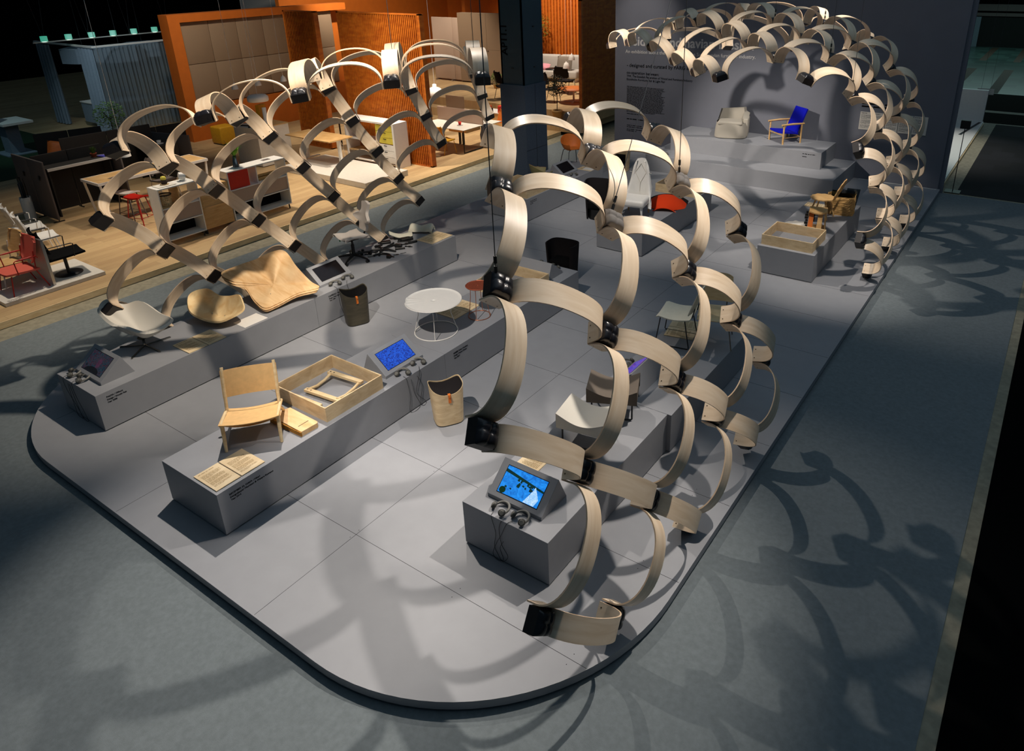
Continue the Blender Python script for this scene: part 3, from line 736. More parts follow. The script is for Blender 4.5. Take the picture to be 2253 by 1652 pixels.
TREE = glow('screen_tree', [(.3, '#04180c'), (.7, '#0f4420')], .7, 16)
PORTRAIT = glow('screen_portrait', [(.3, '#3a1f30'), (.7, '#5a3550')], .6, 8)
SHIRT = glow('screen_shirt', [(.3, '#060608'), (.7, '#101018')], .5, 8)
def portrait(t, q):
    m = MB(); pts = [q(.035 + .040 * math.cos(a), .165 + .058 * math.sin(a), .003) for a in [i * math.pi / 10 for i in range(20)]]; m.add(pts, [tuple(range(20))], False); d = m.build('displayed_face', PORTRAIT, t)
    m = MB(); pts = [q(x, s, .0026) for x, s in ((-.16, .05), (.13, .05), (.12, .08), (.06, .105), (.0, .11), (-.06, .105), (-.12, .085))]; m.add(pts, [tuple(range(7))], False); m.build('displayed_shirt', SHIRT, t)
def harbour(t, q):
    m = MB(); m.add([q(-.207, .225, .0024), q(.207, .175, .0024), q(.207, .192, .0024), q(-.207, .252, .0024)], [(0, 1, 2, 3)], False)
    rr = random.Random(2)
    for i in range(16):
        x = rr.uniform(-.17, .10); s = rr.uniform(.10, .2); w_ = rr.uniform(.01, .035); h = rr.uniform(.006, .02)
        m.add([q(x, s, .0026), q(x + w_, s - .004, .0026), q(x + w_, s + h, .0026), q(x + w_ * .5, s + h * 1.6, .0026), q(x, s + h, .0026)], [(0, 1, 2, 3, 4)], False)
    m.build('displayed_shore', LAND, t)
    m = MB(); m.add([q(-.165 + .032 * math.cos(a), .075 + .028 * math.sin(a), .0028) for a in [i * math.pi / 8 for i in range(16)]], [tuple(range(16))], False); m.build('displayed_tree', TREE, t)
    m = MB(); m.add([q(x, s, .003) for x, s in ((.06, .05), (.17, .05), (.19, .11), (.16, .15), (.12, .20), (.11, .16))], [tuple(range(6))], False); m.build('displayed_pale_patch', SKYWHITE, t)  # pale blue patch at the lower right of the display
# ---- far left plinth
tablet('tilted screen showing a dim portrait at the front of the far left plinth', (-8.84, 2.93, TOP), 0, SCR_DIM, extra=portrait)
x, y = -9.04, 2.86
headphones('headphones left of two at the front end of the far left plinth', (-9.08, 2.87, TOP), -.5,
           [[(-9.10, 2.83, .46), (-9.10, 2.775, .44), (-9.06, 2.77, .30), (-8.93, 2.768, .15), (-8.86, 2.768, .02), (-8.90, 2.765, -.0 + .01), (-8.98, 2.768, .02), (-9.00, 2.77, .2), (-8.99, 2.772, .42)]])
headphones('headphones right of two at the front end of the far left plinth', (-8.87, 2.865, TOP), -.5,
           [[(-8.9, 2.83, .46), (-8.9, 2.776, .44), (-8.86, 2.77, .28), (-8.76, 2.768, .10), (-8.73, 2.767, .02), (-8.80, 2.766, .01), (-8.88, 2.768, .06), (-8.93, 2.772, .25), (-8.96, 2.774, .42)]])
t = thing('swivel_lounge_chair', 'cream upholstered shell chair on a polished four star foot', 'chair', (-9.03, 3.66, TOP))
rim = [at(217, 675.5, .80), at(235, 658, .86), at(272, 669, .77), at(307.5, 661.8, .83), at(350, 688, .78), at(376, 700.5, .78), at(355, 718, .77), at(320, 729, .77), at(282, 718.5, .74), at(252, 712, .78), at(230, 695.5, .80)]
bc = Vector((-9.03, 3.66, TOP)); m = MB(); leaf_shell(m, [p - bc for p in rim], (-.02, .02, .165), 1.9, .035, 60, 14); m.build('seat_shell', M['cream'], t)
m = MB(); m.lathe([(.06, .130), (.05, .118), (.016, .114), (.014, .03), (.022, .02), (.022, .008)], 20); m.build('column', M['chrome'], t)
for i, (dx, dy) in enumerate(((-.20, -.15), (.035, .26), (.47 * .8, .04 * .8), (.22, -.32))):
    v = Vector((dx, dy, 0)).normalized() * .29; m = MB(); m.beam((0, 0, .022), (v.x, v.y, .011), .016, .014); m.cyl((v.x, v.y, 0), (v.x, v.y, .012), .009, 8); m.build('foot', M['chrome'], t)
boards(['birch text board by the cream chair, nearer to it', 'birch text board on the far left plinth, nearer to the carved mould'], (-8.582, 3.965, TOP), 0, 2, 11)
t = thing('carved_mould', 'dished pale wooden seat mould with pencil marks propped on a short steel stand', 'mould', (-8.9, 4.55, TOP))
rim = [at(413.5, 653, .70), at(430, 639, .76), at(457, 635.5, .80), at(482, 649, .72), at(505, 650.5, .72), at(524, 648, .76), at(532.5, 663, .70), at(534.5, 680.5, .64), at(512, 695.5, .60), at(480, 707, .56), at(445, 700.5, .57), at(417, 683, .62)]
bc = Vector((-8.9, 4.55, TOP)); m = MB(); leaf_shell(m, [p - bc for p in rim], (.0, .0, .065), 1.7, .022, 60, 12); m.build('bowl', M['maple'], t)
m = MB(); m.cyl((-.1, -.02, 0), (-.1, -.02, .1), .008, 8); m.cyl((.1, .03, 0), (.1, .03, .09), .008, 8); m.build('stand', M['steel_light'], t)
fit_text('XXXX', 'x', M['ink'], t, (0, 0, 0), X, Z, .1) if False else None
m = MB(); m.box(-8.68, -8.43, 4.60, 4.93, TOP, TOP + .002); tag(m.build('paper_sheet', M['white']), 'white sheet of paper on the left plinth beside the wavy veneer', 'paper')
t = thing('veneer_stack', 'large wavy stack of raw birch veneer with split edges', 'veneer', (-8.85, 5.35, TOP))
rim = [at(487, 600, .82), at(528, 582, .86), at(563, 570, .84), at(603, 552, .98), at(628, 553, .96), at(652, 585, .82), at(683, 618, .64), at(702, 632, .60), at(655, 645, .57), at(610, 668, .53), at(583, 677, .53), at(560, 660, .56), at(538, 630, .68), at(506, 616, .78)]
bc = Vector((-8.85, 5.35, TOP)); m = MB(); leaf_shell(m, [p - bc for p in rim], (-.02, .02, .20), 1.15, .010, 84, 14); m.build('top_sheet', M['veneer'], t)
m = MB(); leaf_shell(m, [(p - bc) * .985 + Vector((.02, -.02, -.018)) for p in rim], (-.02, .02, .185), 1.15, .010, 84, 14); m.build('middle_sheet', M['veneer'], t)
m = MB(); leaf_shell(m, [(p - bc) * .95 + Vector((.03, -.03, -.036)) for p in rim], (-.02, .02, .165), 1.15, .012, 84, 14); m.build('lower_sheet', M['veneer'], t)
m = MB(); m.box(-.10, .10, -.08, .08, 0, .002)
for dx, dy in ((-.12, -.2), (.2, -.22), (.12, .12)): m.cyl((dx, dy, 0), (dx * .6, dy * .6, .16), .004, 6)
m.build('wire_stand', M['steel_light'], t)
tablet('tilted dark screen on the left plinth between the veneer and the pale office chair', (-8.60, 6.18, TOP), math.pi / 2, SCR_OFF)
headphones('headphones nearer to the wavy veneer of the pair below the dark screen', (-8.50, 6.08, TOP), .9, [[(-8.47, 6.03, .46), (-8.40, 6.02, .455), (-8.386, 6.02, .40), (-8.386, 6.03, .2), (-8.386, 6.06, .05)]])
headphones('headphones nearer to the office chair of the pair below the dark screen', (-8.52, 6.32, TOP), .9, [[(-8.48, 6.27, .46), (-8.40, 6.20, .455), (-8.386, 6.2, .40), (-8.386, 6.24, .2), (-8.386, 6.28, .05)]])
# office chair
t = thing('office_chair', 'pale grey office chair with cross shaped back and saddle seat on black five star base', 'chair', (-9.02, 6.88, TOP), -.25)
for i in range(5):
    a = 2 * math.pi * i / 5 + .35; v = Vector((math.cos(a), math.sin(a), 0)) * .27
    m = MB(); m.tube([(0, 0, .085), (v.x * .5, v.y * .5, .075), (v.x, v.y, .055)], [.024, .019, .014], 8); leg = m.build('base_arm', M['black'], t)
    m = MB(); pr = Vector((-v.y, v.x, 0)).normalized() * .018
    for s in (-1, 1): m.cyl((v.x + pr.x * s * .5, v.y + pr.y * s * .5, .024), (v.x + pr.x * s * 1.2, v.y + pr.y * s * 1.2, .024), .024, 12)
    m.build('caster', M['black'], leg)
m = MB(); m.cyl((0, 0, .07), (0, 0, .25), .026, 12); m.cyl((0, 0, .25), (0, 0, .33), .017, 12); m.box(-.05, .05, -.1, .09, .32, .345); m.cyl((.03, -.02, .33), (.16, -.07, .325), .007, 8); m.build('gas_column', M['black'], t)
m = MB()
def saddle(u, v):
    a = 2 * u - 1; b = 2 * v - 1; e = max(0, (1 - abs(a) ** 3.2) * (1 - abs(b) ** 3.2)) ** .5
    wid = .20 * (1 - .26 * math.exp(-((b + .15) / .35) ** 2)) 
    return (a * wid * 1.0, b * .19, .40 + .045 * a * a * (1 if b < .4 else .8) + .03 * abs(b) ** 2 - .055 * (1 - e) * 1.0)
m.grid(saddle, 20, 20, .05); m.build('saddle_seat', M['greyplastic'], t)
m = MB()
def crossback(u, v):
    z = v; x = 2 * u - 1
    w = .075 + .035 * math.exp(-((z - .12) / .15) ** 2) + .155 * math.exp(-((z - .45) / .12) ** 2) + .02 * math.exp(-((z - .95) / .2) ** 2)
    if z > .93: w *= math.sqrt(max(0.05, 1 - ((z - .93) / .07) ** 2))
    return (x * w, .19 + .10 * z - .06 * (abs(x) ** 2) * math.exp(-((z - .45) / .16) ** 2), .44 + .44 * z)
m.grid(crossback, 18, 28, .045); m.build('cross_back', M['greyplastic'], t)
m = MB(); m.tube([(0, .06, .335), (0, .20, .35), (0, .245, .44), (0, .25, .56)], .014, 8); m.build('back_bar', M['black'], t)
m = MB(); m.box(-.055, -.025, -.175, -.168, .33, .35); m.build('green_tag', plain('green_tag', '#1d8a4a', .6), t)
# loose black parts of the office chair
rr = random.Random(5)
def part_at(name, label, o_): tag(o_, label, 'chair part', 'black office chair parts laid out on the left plinth')
spots_ = [(-9.14, 7.02), (-9.16, 7.10), (-9.17, 7.18), (-9.06, 7.06)]
for i, (px_, py_) in enumerate(spots_):
    m = MB(); m.lathe([(.018, 0), (.024, .004), (.024, .03), (.018, .036), (.006, .036)], 14)
    part_at('', 'small black caster wheel standing among the black parts by the office chair', m.build('caster', M['black'], None, (px_, py_, TOP)))
t = thing('star_base', 'black five armed base lying upside down in the middle of the black parts', 'chair part', (-8.92, 7.36, TOP), 0, 'black office chair parts laid out on the left plinth')
m = MB(); m.lathe([(.03, 0), (.035, .01), (.035, .05), (.02, .055)], 14); m.build('hub', M['black'], t)
for i in range(5):
    a = 2 * math.pi * i / 5 + .3; v = Vector((math.cos(a), math.sin(a), 0)) * .24; m = MB(); m.tube([(0, 0, .03), (v.x * .5, v.y * .5, .035), (v.x, v.y, .015)], [.022, .017, .013], 8); m.build('base_arm', M['black'], t)
t = thing('curved_bracket', 'black curved bracket at the near edge of the loose parts', 'chair part', (-8.72, 7.16, TOP), .4, 'black office chair parts laid out on the left plinth')
m = MB(); m.tube([(.13 * math.cos(a), .11 * math.sin(a), .02) for a in [math.pi * (.1 + .9 * i / 10) for i in range(11)]], .018, 8); m.box(.09, .15, -.03, .02, 0, .045); m.build('body', M['black'], t)
for i, (px_, py_, L, r_, z_) in enumerate(((-9.02, 7.18, .10, .010, .3), (-9.0, 7.13, .09, .007, .8), (-8.97, 7.21, .11, .006, .5), (-8.95, 7.25, .07, .009, 1.3), (-8.87, 7.10, .12, .017, 1.1), (-8.72, 7.55, .15, .018, .9), (-8.80, 7.75, .20, .012, 1.0), (-8.75, 7.86, .14, .020, 1.2), (-8.98, 7.60, .16, .014, 1.8), (-8.68, 7.7, .12, .008, .4), (-9.1, 7.45, .13, .018, 1.5), (-8.9, 7.82, .22, .010, .7), (-8.6, 7.35, .08, .005, .9), (-8.56, 7.46, .09, .004, 1.2), (-8.58, 7.25, .06, .012, .2))):
    m = MB(); m.cyl((-L / 2, 0, r_), (L / 2, 0, r_), r_, 10); m.cyl((-L / 2 - .004, 0, r_ * 1.2), (-L / 2 + .02, 0, r_ * 1.2), r_ * 1.2, 10)
    if i % 3 == 0: m.box(-.01, .03, -r_ * 1.6, r_ * 1.6, 0, r_ * 2.2)
    part_at('', 'small dark rod or lever among the black office chair parts', m.build('lever', M['black'] if i not in (4, 14) else M['chrome'], None, (px_, py_, TOP), (0, 0, z_)))
for i, (px_, py_, sx, sy, sz, rz) in enumerate(((-8.83, 7.62, .12, .07, .05, .5), (-9.12, 7.62, .16, .09, .04, .9), (-8.93, 7.90, .2, .11, .05, 1.1))):
    m = MB(); m.rbox(-sx / 2, sx / 2, -sy / 2, sy / 2, 0, sz, .015, 3); m.cyl((-sx / 2, 0, sz * .6), (-sx / 2 - .04, .02, sz * .4), .012, 8)
    part_at('', 'black housing lying among the loose office chair parts', m.build('mechanism_housing', M['black'], None, (px_, py_, TOP), (0, 0, rz)))
t = thing('saddle_shell', 'cream saddle shell tipped on its black mechanism at the back of the parts', 'chair part', (-9.08, 7.92, TOP), .9)
m = MB(); m.grid(lambda u, v: ((2 * u - 1) * .18, (2 * v - 1) * (.06 + .05 * u), .10 + .05 * (2 * u - 1) ** 2 - .04 * (2 * v - 1) ** 2 - .05 * u), 14, 10, .02); m.build('shell', M['foamwhite'], t)
m = MB(); m.rbox(-.12, .14, -.05, .05, .0, .05, .018, 3); m.build('mechanism', M['black'], t)
t = thing('foam_saddle', 'cream foam seat pad shaped like a saddle beside the text boards', 'foam pad', (-9.00, 8.32, TOP), .55)
m = MB()
def sad2(u, v):
    a = 2 * u - 1; b = 2 * v - 1; e = max(0, (1 - abs(a) ** 5) * (1 - abs(b) ** 4)) ** .4
    wid = .12 * (1 - .30 * math.exp(-(a / .38) ** 2)); zz = .10 + .065 * abs(a) ** 1.3 - .05 * b * b
    return (a * .20, b * wid, .012 + zz * (.35 + .65 * e))
m.grid(sad2, 24, 18, .06); m.build('pad', M['foamwhite'], t)
boards(['birch text board at the far end of the left plinth, nearer to the black parts', 'birch text board at the very far end of the left plinth'], (-8.615, 8.10, TOP), 0, 2, 31)
# ---- stool bins standing on the platform
def bin_stool(label, loc, rz, body, lid, tabm, h=.44, w=.33, d=.36):
    t = thing('pouf_stool', label, 'stool', loc, rz)
    def sec(k):
        return [(w / 2 * k * math.copysign(abs(math.cos(a)) ** .55, math.cos(a)), d / 2 * k * math.copysign(abs(math.sin(a)) ** .55, math.sin(a))) for a in [2 * math.pi * i / 48 for i in range(48)]]
    def top(y): return h + .075 * (2 * y / d) ** 2 - .02
    m = MB(); s1 = sec(1); s0 = sec(.86); n = len(s1)
    o = [(x, y, .012) for x, y in s0] + [(x, y, top(y)) for x, y in s1]; m.add(o, [(i, (i + 1) % n, n + (i + 1) % n, n + i) for i in range(n)], True)
    si = sec(.965); ii = [(x, y, top(y) - .05) for x, y in si] + [(x, y, top(y)) for x, y in si]; m.add(ii, [(n + i, n + (i + 1) % n, (i + 1) % n, i) for i in range(n)], True)
    m.add([(x, y, top(y)) for x, y in s1] + [(x, y, top(y)) for x, y in si], [(i, (i + 1) % n, n + (i + 1) % n, n + i) for i in range(n)], True)
    m.build('bentwood_body', body, t)
    m = MB(); m.add([(x, y, 0) for x, y in s0] + [(x, y, .013) for x, y in s0], [tuple(range(n))[::-1]] + [(i, (i + 1) % n, n + (i + 1) % n, n + i) for i in range(n)], False); m.build('foot', M['black'], t)
    m = MB(); R = 8
    m.grid(lambda u, v: (si[int(u * 48) % 48][0] * v, si[int(u * 48) % 48][1] * v, top(si[int(u * 48) % 48][1] * v) - .012), 48, R); m.build('felt_lid', lid, t)
    m = MB(); yy = 0
    m.box(w / 2 - .001, w / 2 + .006, -.014, .014, top(0) - .095, top(0) + .004); m.box(w / 2 - .03, w / 2 + .006, -.014, .014, top(0), top(0) + .006); m.tube([(w / 2 + .004, 0, top(0) - .03), (w / 2 + .022, 0, top(0) - .012), (w / 2 + .006, 0, top(0) + .004)], .007, 6); m.build('leather_tab', tabm, t)
    return t
bin_stool('pale bentwood stool with dark felt top and leather tab on the platform floor', (-5.39, 4.98, 0), -1.0 + .42, M['birch_box'], M['felt_dark'], M['orangecush'], h=.42)
bin_stool('dark stained stool with leather tab standing beside the long left plinth', (-8.09, 6.05, 0), -.45, M['greygreen'], M['blackmatte'], M['orangecush'], h=.46)
for lb, lc, rz in (('black stool with tall back standing behind the far end of the middle plinth', (-6.42, 8.75, 0), .1), ('pale wooden stool with black inside standing by the grey wall', (-8.87, 14.75, 0), .2), ('charcoal stool standing beside the white armchair plinth', (-7.50, 11.55, 0), .3)):
    t = thing('tub_stool', lb, 'stool', lc, rz); bd = M['birch_box'] if 'pale' in lb else M['felt_dark']; hh = .62 if 'tall' in lb or 'pale' in lb else .74
    def tub(u, v, w=.25, d=.19): 
        a = math.pi * (-.22 + 1.44 * u); k = .86 + .14 * v
        return (w * k * math.copysign(abs(math.cos(a)) ** .6, math.cos(a)), d * k * math.copysign(abs(math.sin(a)) ** .6, math.sin(a)), .012 + v * (hh if True else 0))
    m = MB(); m.grid(tub, 36, 8, .022); m.build('shell', bd, t)
    m = MB(); m.rbox(-.20, .20, -.13, .16, .20, .36, .05, 4); m.build('seat_cushion', M['blackmatte'], t)
    m = MB(); m.grid(lambda u, v: (lambda q: (q[0] * .93, q[1] * .93, .36 + v * (hh - .34)))(tub(u, .9)), 36, 4); m.build('back_lining', M['blackmatte'], t)
    m = MB(); m.lathe([(.15, 0), (.15, .2)], 20, sx=1.2, sy=.9); m.build('foot', M['black'], t)
# ---- middle plinth
boards(['birch text board at the very front of the middle plinth', 'birch text board on the middle plinth, just in front of the leather chair'], (-6.055, 2.728, TOP), 0, 2, 51)
t = thing('leather_chair', 'low chair with tan leather back and seat slung on a pale wooden frame', 'chair', (-6.35, 3.33, TOP), math.radians(51))
Wd = .245   # half width ; local -y is the front
for s in (-1, 1):
    m = MB(); m.tube([(s * Wd, -.24, 0), (s * Wd, -.21, .10), (s * (Wd + .002), -.17, .27)], [.014, .017, .019], 12); m.build('front_leg', M['lightwood'], t)
    m = MB(); m.tube([(s * Wd, .30, 0), (s * Wd, .17, .12), (s * Wd, .02, .24)], [.013, .016, .017], 12); m.build('rear_leg', M['lightwood'], t)
    m = MB(); m.tube([(s * (Wd + .004), -.215, .275), (s * (Wd + .004), .0, .245), (s * (Wd + .004), .20, .20)], .016, 10); m.build('side_rail', M['lightwood'], t)
    m = MB(); m.tube([(s * (Wd - .006), .10, .18), (s * (Wd - .006), .19, .38), (s * (Wd - .008), .285, .615)], [.015, .017, .015], 12); m.build('back_post', M['lightwood'], t)
m = MB(); m.cyl((-Wd, .17, .13), (Wd, .17, .13), .012, 10); m.build('stretcher', M['lightwood'], t)
m = MB(); m.grid(lambda u, v: ((2 * u - 1) * (Wd + .02), -.235 + .43 * v, .296 - .085 * v - .030 * (1 - (2 * u - 1) ** 2) ), 16, 14, .007); m.build('leather_seat', M['leathertan'], t)
m = MB(); m.grid(lambda u, v: ((2 * u - 1) * (Wd + .012), .165 + .105 * v + .022 * (1 - (2 * u - 1) ** 2), .345 + .245 * v), 16, 12, .007); m.build('leather_back', M['leathertan'], t)
m = MB(); m.grid(lambda u, v: ((2 * u - 1) * (Wd - .01), -.20 + .10 * v, .262 - .045 * (1 - (2 * u - 1) ** 2) + .004 * v), 14, 4, .006); m.build('leather_underlayer', M['leathertan'], t)
t = thing('wood_plank', 'thick plank with bark edge lying in front of the vitrine on the middle plinth', 'plank', (-6.15, 3.63, TOP), .0)
m = MB(); q = [(-.26, -.10), (.24, -.11), (.25, .09), (.23, .11), (-.22, .12), (-.27, .0)]; m.prism([(x * .97, y * .9) for x, y in q], 0, .052); m.build('body', M['veneer'], t, bevel=.004)
m = MB(); m.prism([(-.262, -.088), (.235, -.098), (.24, -.108), (-.24, -.118), (-.275, -.06)], 0, .046); m.build('bark', M['bark'], t)
m = MB(); m.box(.13, .138, -.06, .06, .0522, .0526); m.build('ink_mark', M['stem'], t)
def vitrine(label, x0, x1, y0, y1, h=.165, th=.012, glass=True):
    t = thing('vitrine', label, 'display case', ((x0 + x1) / 2, (y0 + y1) / 2, TOP)); a, b = (x1 - x0) / 2, (y1 - y0) / 2
    for nm, bx in (('side', (-a, a, -b, -b + th)), ('side', (-a, a, b - th, b)), ('side', (-a, -a + th, -b + th, b - th)), ('side', (a - th, a, -b + th, b - th))):
        m = MB(); m.box(*bx, 0, h); m.build('side_board', M['birch_box'], t, bevel=.001)
    m = MB(); m.box(-a + th, a - th, -b + th, b - th, 0, .006); m.build('bottom', M['paint'], t)
    m = MB(); m.box(-a + th, a - th, -b + th, b - th, h - .016, h - .012); m.build('glass_lid', M['glass'], t)
    return t
vitrine('pale plywood vitrine holding a wooden chair frame on the middle plinth', -6.705, -5.895, 3.815, 4.56)
t = thing('chair_frame', 'pale wooden seat frame lying in the vitrine behind the plank', 'chair frame', (-6.27, 4.21, TOP + .05), .1)
m = MB(); m.beam((-.26, -.14, .0), (.22, -.14, .0), .05, .028); m.beam((-.26, .20, .03), (.22, .20, .03), .05, .028); m.build('rail', M['lightwood'], t)
for x_ in (-.22, .19):
    m = MB(); m.tube([(x_, -.14, .01), (x_, -.02, -.012), (x_, .1, -.0), (x_, .20, .03)], .017, 8); m.build('curved_slat', M['lightwood'], t)
m = MB()
for x_ in (-.23, -.18): m.cyl((x_, -.14, .0135), (x_, -.14, .0148), .009, 10); m.cyl((x_, .20, .0435), (x_, .20, .0448), .009, 10)
m.build('peg_hole', M['stem'], t)
m = MB(); m.box(-.03, .03, -.20, .20, 0, .03); tag(m.build('wood_block', M['lightwood'], None, (-6.36, 3.93, TOP + .006), (0, 0, math.radians(-86))), 'long pale wood block along the near side of the vitrine with the chair frame', 'wood block')
m = MB(); rr = random.Random(4)
for i in range(14):
    x_, y_, a_ = rr.uniform(-.05, .05), rr.uniform(-.03, .03), rr.uniform(0, 6); m.tube([(x_ + .012 * math.cos(a_ + k * .8), y_ + .012 * math.sin(a_ + k * .8), .004 + .003 * k) for k in range(5)], .003, 5)
o = m.build('wood_shavings', M['lightwood'], None, (-5.98, 3.90, TOP + .006)); tag(o, 'curled wood shavings in the near corner of the vitrine', 'shavings'); o['kind'] = 'stuff'
m = MB(); m.box(-.035, .035, -.003, .003, 0, .004); tag(m.build('steel_rod', M['chrome'], None, (-5.99, 4.14, TOP + .006), (0, 0, .1)), 'short thin metal rod on the floor of the chair frame vitrine', 'rod')
m = MB(); m.lathe([(.02, 0), (.014, .02), (.0, .035)], 8); tag(m.build('leather_scrap', M['orangecush'], None, (-5.97, 4.32, TOP + .006)), 'small tan leather scrap in the chair frame vitrine', 'scrap')
m = MB(); m.rbox(-.03, .03, -.015, .015, 0, .02, .008, 2); tag(m.build('metal_fitting', M['chrome'], None, (-5.99, 4.42, TOP + .006)), 'small metal fitting in the far corner of the chair frame vitrine', 'fitting')
tablet('tilted screen with a bright deep blue film beside the vitrine on the middle plinth', (-6.00, 4.98, TOP), math.pi / 2, SCR_BLUE)
headphones('headphones nearer to the vitrine under the deep blue screen', (-5.91, 4.86, TOP), .8, [[(-5.87, 4.83, .46), (-5.835, 4.83, .455), (-5.829, 4.84, .40), (-5.829, 4.86, .2), (-5.826, 4.83, .02), (-5.80, 4.9, .006), (-5.826, 4.99, .03), (-5.829, 4.93, .2), (-5.829, 4.9, .4)]])
headphones('headphones nearer to the white table under the deep blue screen', (-5.93, 5.12, TOP), .8, [[(-5.88, 5.08, .46), (-5.835, 5.04, .455), (-5.829, 5.03, .40), (-5.829, 4.96, .2), (-5.826, 5.08, .02), (-5.80, 5.02, .006), (-5.826, 5.0, .05), (-5.829, 5.05, .25), (-5.829, 4.99, .4)]])
def wire_table(label, loc, r, h, ring_r, top, wire_, dent=False, rz=0):
    t = thing('tray_table', label, 'table', loc, rz); m = MB()
    def f(u, v):
        a = 2 * math.pi * u; rr_ = r * v * (1 - (.035 * math.exp(-((a - 3.55) / .12) ** 2) * v if dent else 0)); z = h
        if dent:
            for k, a0 in enumerate((3.30, 3.50, 3.72)): z += .010 * v * v * math.exp(-((a - a0) / .055) ** 2) * (v > .35)
        return (rr_ * math.cos(a), rr_ * math.sin(a), z + (.012 * max(0, (v - .96)) / .04))
    m.grid(f, 96, 16, .008); m.build('tray_top', top, t)
    m = MB(); m.tube([(ring_r * math.cos(a), ring_r * math.sin(a), .007) for a in [2 * math.pi * i / 48 for i in range(48)]], .007 if dent else .005, 8, closed=True); m.build('floor_ring', wire_, t)
    for i in range(4):
        a = math.pi / 2 * i + .4; m = MB(); m.tube([(ring_r * math.cos(a), ring_r * math.sin(a), .007), (ring_r * .75 * math.cos(a), ring_r * .75 * math.sin(a), h * .6), (r * .62 * math.cos(a), r * .62 * math.sin(a), h - .008)], .0042, 6); m.build('leg', wire_, t)
    return t
wire_table('round white tray table with a creased rim on a white wire stand', (-6.31, 5.82, TOP), .345, .415, .262, M['white'], M['white'], True, .3)
boards(['birch text board behind the white tray table, half hidden', 'birch text board beside the foot of the copper stool'], (-6.50, 6.30, TOP), 0, 2, 71)
wire_table('small round table with a hammered copper top on thin copper wires', (-6.13, 6.43, TOP), .155, .42, .140, M['copper'], M['copperwire'])
vitrine('pale plywood vitrine near the far end of the middle plinth behind the bentwood', -6.66, -5.93, 7.0, 7.70)
m = MB(); m.box(-.10, .10, -.06, .06, 0, .06); tag(m.build('white_block', M['offwhite'], None, (-6.25, 7.46, TOP + .006), (0, 0, .1)), 'off white block lying in the far vitrine of the middle plinth', 'block')
tablet('screen stand seen from behind at the far end of the middle plinth', (-6.28, 8.13, TOP), math.pi, SCR_OFF)
headphones('headphones farther left behind the turned away screen stand', (-6.42, 8.22, TOP), 2.6)
headphones('headphones farther right behind the turned away screen stand', (-6.19, 8.22, TOP), 2.9)
# ---- front right plinth
tablet('tilted screen with a bright sky blue harbour film at the front right', (-3.575, 3.85, TOP), 0, SCR_SKY, extra=harbour)
headphones('headphones left of two in front of the sky blue screen', (-3.655, 3.755, TOP), -.35, [[(-3.69, 3.72, .455), (-3.68, 3.677, .44), (-3.64, 3.672, .30), (-3.66, 3.670, .15), (-3.63, 3.668, .08), (-3.58, 3.667, .02), (-3.52, 3.668, .10), (-3.58, 3.670, .2), (-3.60, 3.672, .34), (-3.58, 3.674, .43), (-3.56, 3.69, .452)]])
headphones('headphones right of two in front of the sky blue screen', (-3.45, 3.755, TOP), -.35, [[(-3.49, 3.72, .455), (-3.52, 3.677, .44), (-3.58, 3.672, .30), (-3.63, 3.670, .20), (-3.68, 3.667, .06), (-3.64, 3.667, .012), (-3.57, 3.668, .04), (-3.6, 3.67, .15), (-3.56, 3.671, .24)]])
boards(['birch text board behind the sky blue screen, half under the bentwood', 'birch text board farther behind the sky blue screen'], (-3.80, 4.46, TOP), math.pi / 2, 1, 91)
def ottoman(label, loc, rz, fab):
    t = thing('saddle_ottoman', label, 'ottoman', loc, rz)
    m = MB()
    def top(u, v):
        a = 2 * u - 1; b = 2 * v - 1
        return (a * .185, b * .25, .325 - .055 * math.cos(b * math.pi / 2) ** 1.2 + .028 * abs(b) ** 2)
    prof = []
    m.grid(top, 12, 20); n = 20
    for (u0, u1, vv) in ((0, 1, 0), (1, 0, 1)): m.grid(lambda u, v, vv=vv, u0=u0, u1=u1: (lambda q: (q[0], q[1] * (1 - .02 * (1 - v)), .195 + (q[2] - .195) * v))(top(u0 + (u1 - u0) * u, vv)), 12, 4)
    for (v0, v1, uu) in ((1, 0, 0), (0, 1, 1)): m.grid(lambda u, v, uu=uu, v0=v0, v1=v1: (lambda q: (q[0] * (1 - .02 * (1 - v)), q[1], .195 + (q[2] - .195) * v))(top(uu, v0 + (v1 - v0) * u)), 20, 4)
    m.box(-.18, .18, -.245, .245, .19, .2); m.build('padded_seat', fab, t, bevel=.008)
    m = MB()
    for y_ in (-.10, .10): m.box(-.1855, .1855, y_ - .001, y_ + .001, .28, .283)
    m.build('seam', M['felt_dark'], t)
    for s in (-1, 1):
        m = MB(); m.tube([(s * .15, -.20, .20), (s * .15, -.20, .02), (s * .15, -.185, .009), (s * .15, .185, .009), (s * .15, .20, .02), (s * .15, .20, .20)], .009, 8); m.build('sled_leg', M['blackmetal'], t)
    return t
ottoman('white saddle shaped ottoman on black sled legs', (-3.55, 4.97, TOP), .52 + math.pi / 2 - .35, M['cream'])
ottoman('grey saddle shaped ottoman on black sled legs behind the white one', (-3.60, 5.52, TOP), .52 + math.pi / 2 - .1, M['wool_grey'])
tablet('tilted screen with a violet film behind the grey ottoman', (-3.86, 6.16, TOP), -math.pi / 2, SCR_VIO)
headphones('headphones lying beside the violet screen behind the grey ottoman', (-3.90, 6.38, TOP), 1.7)
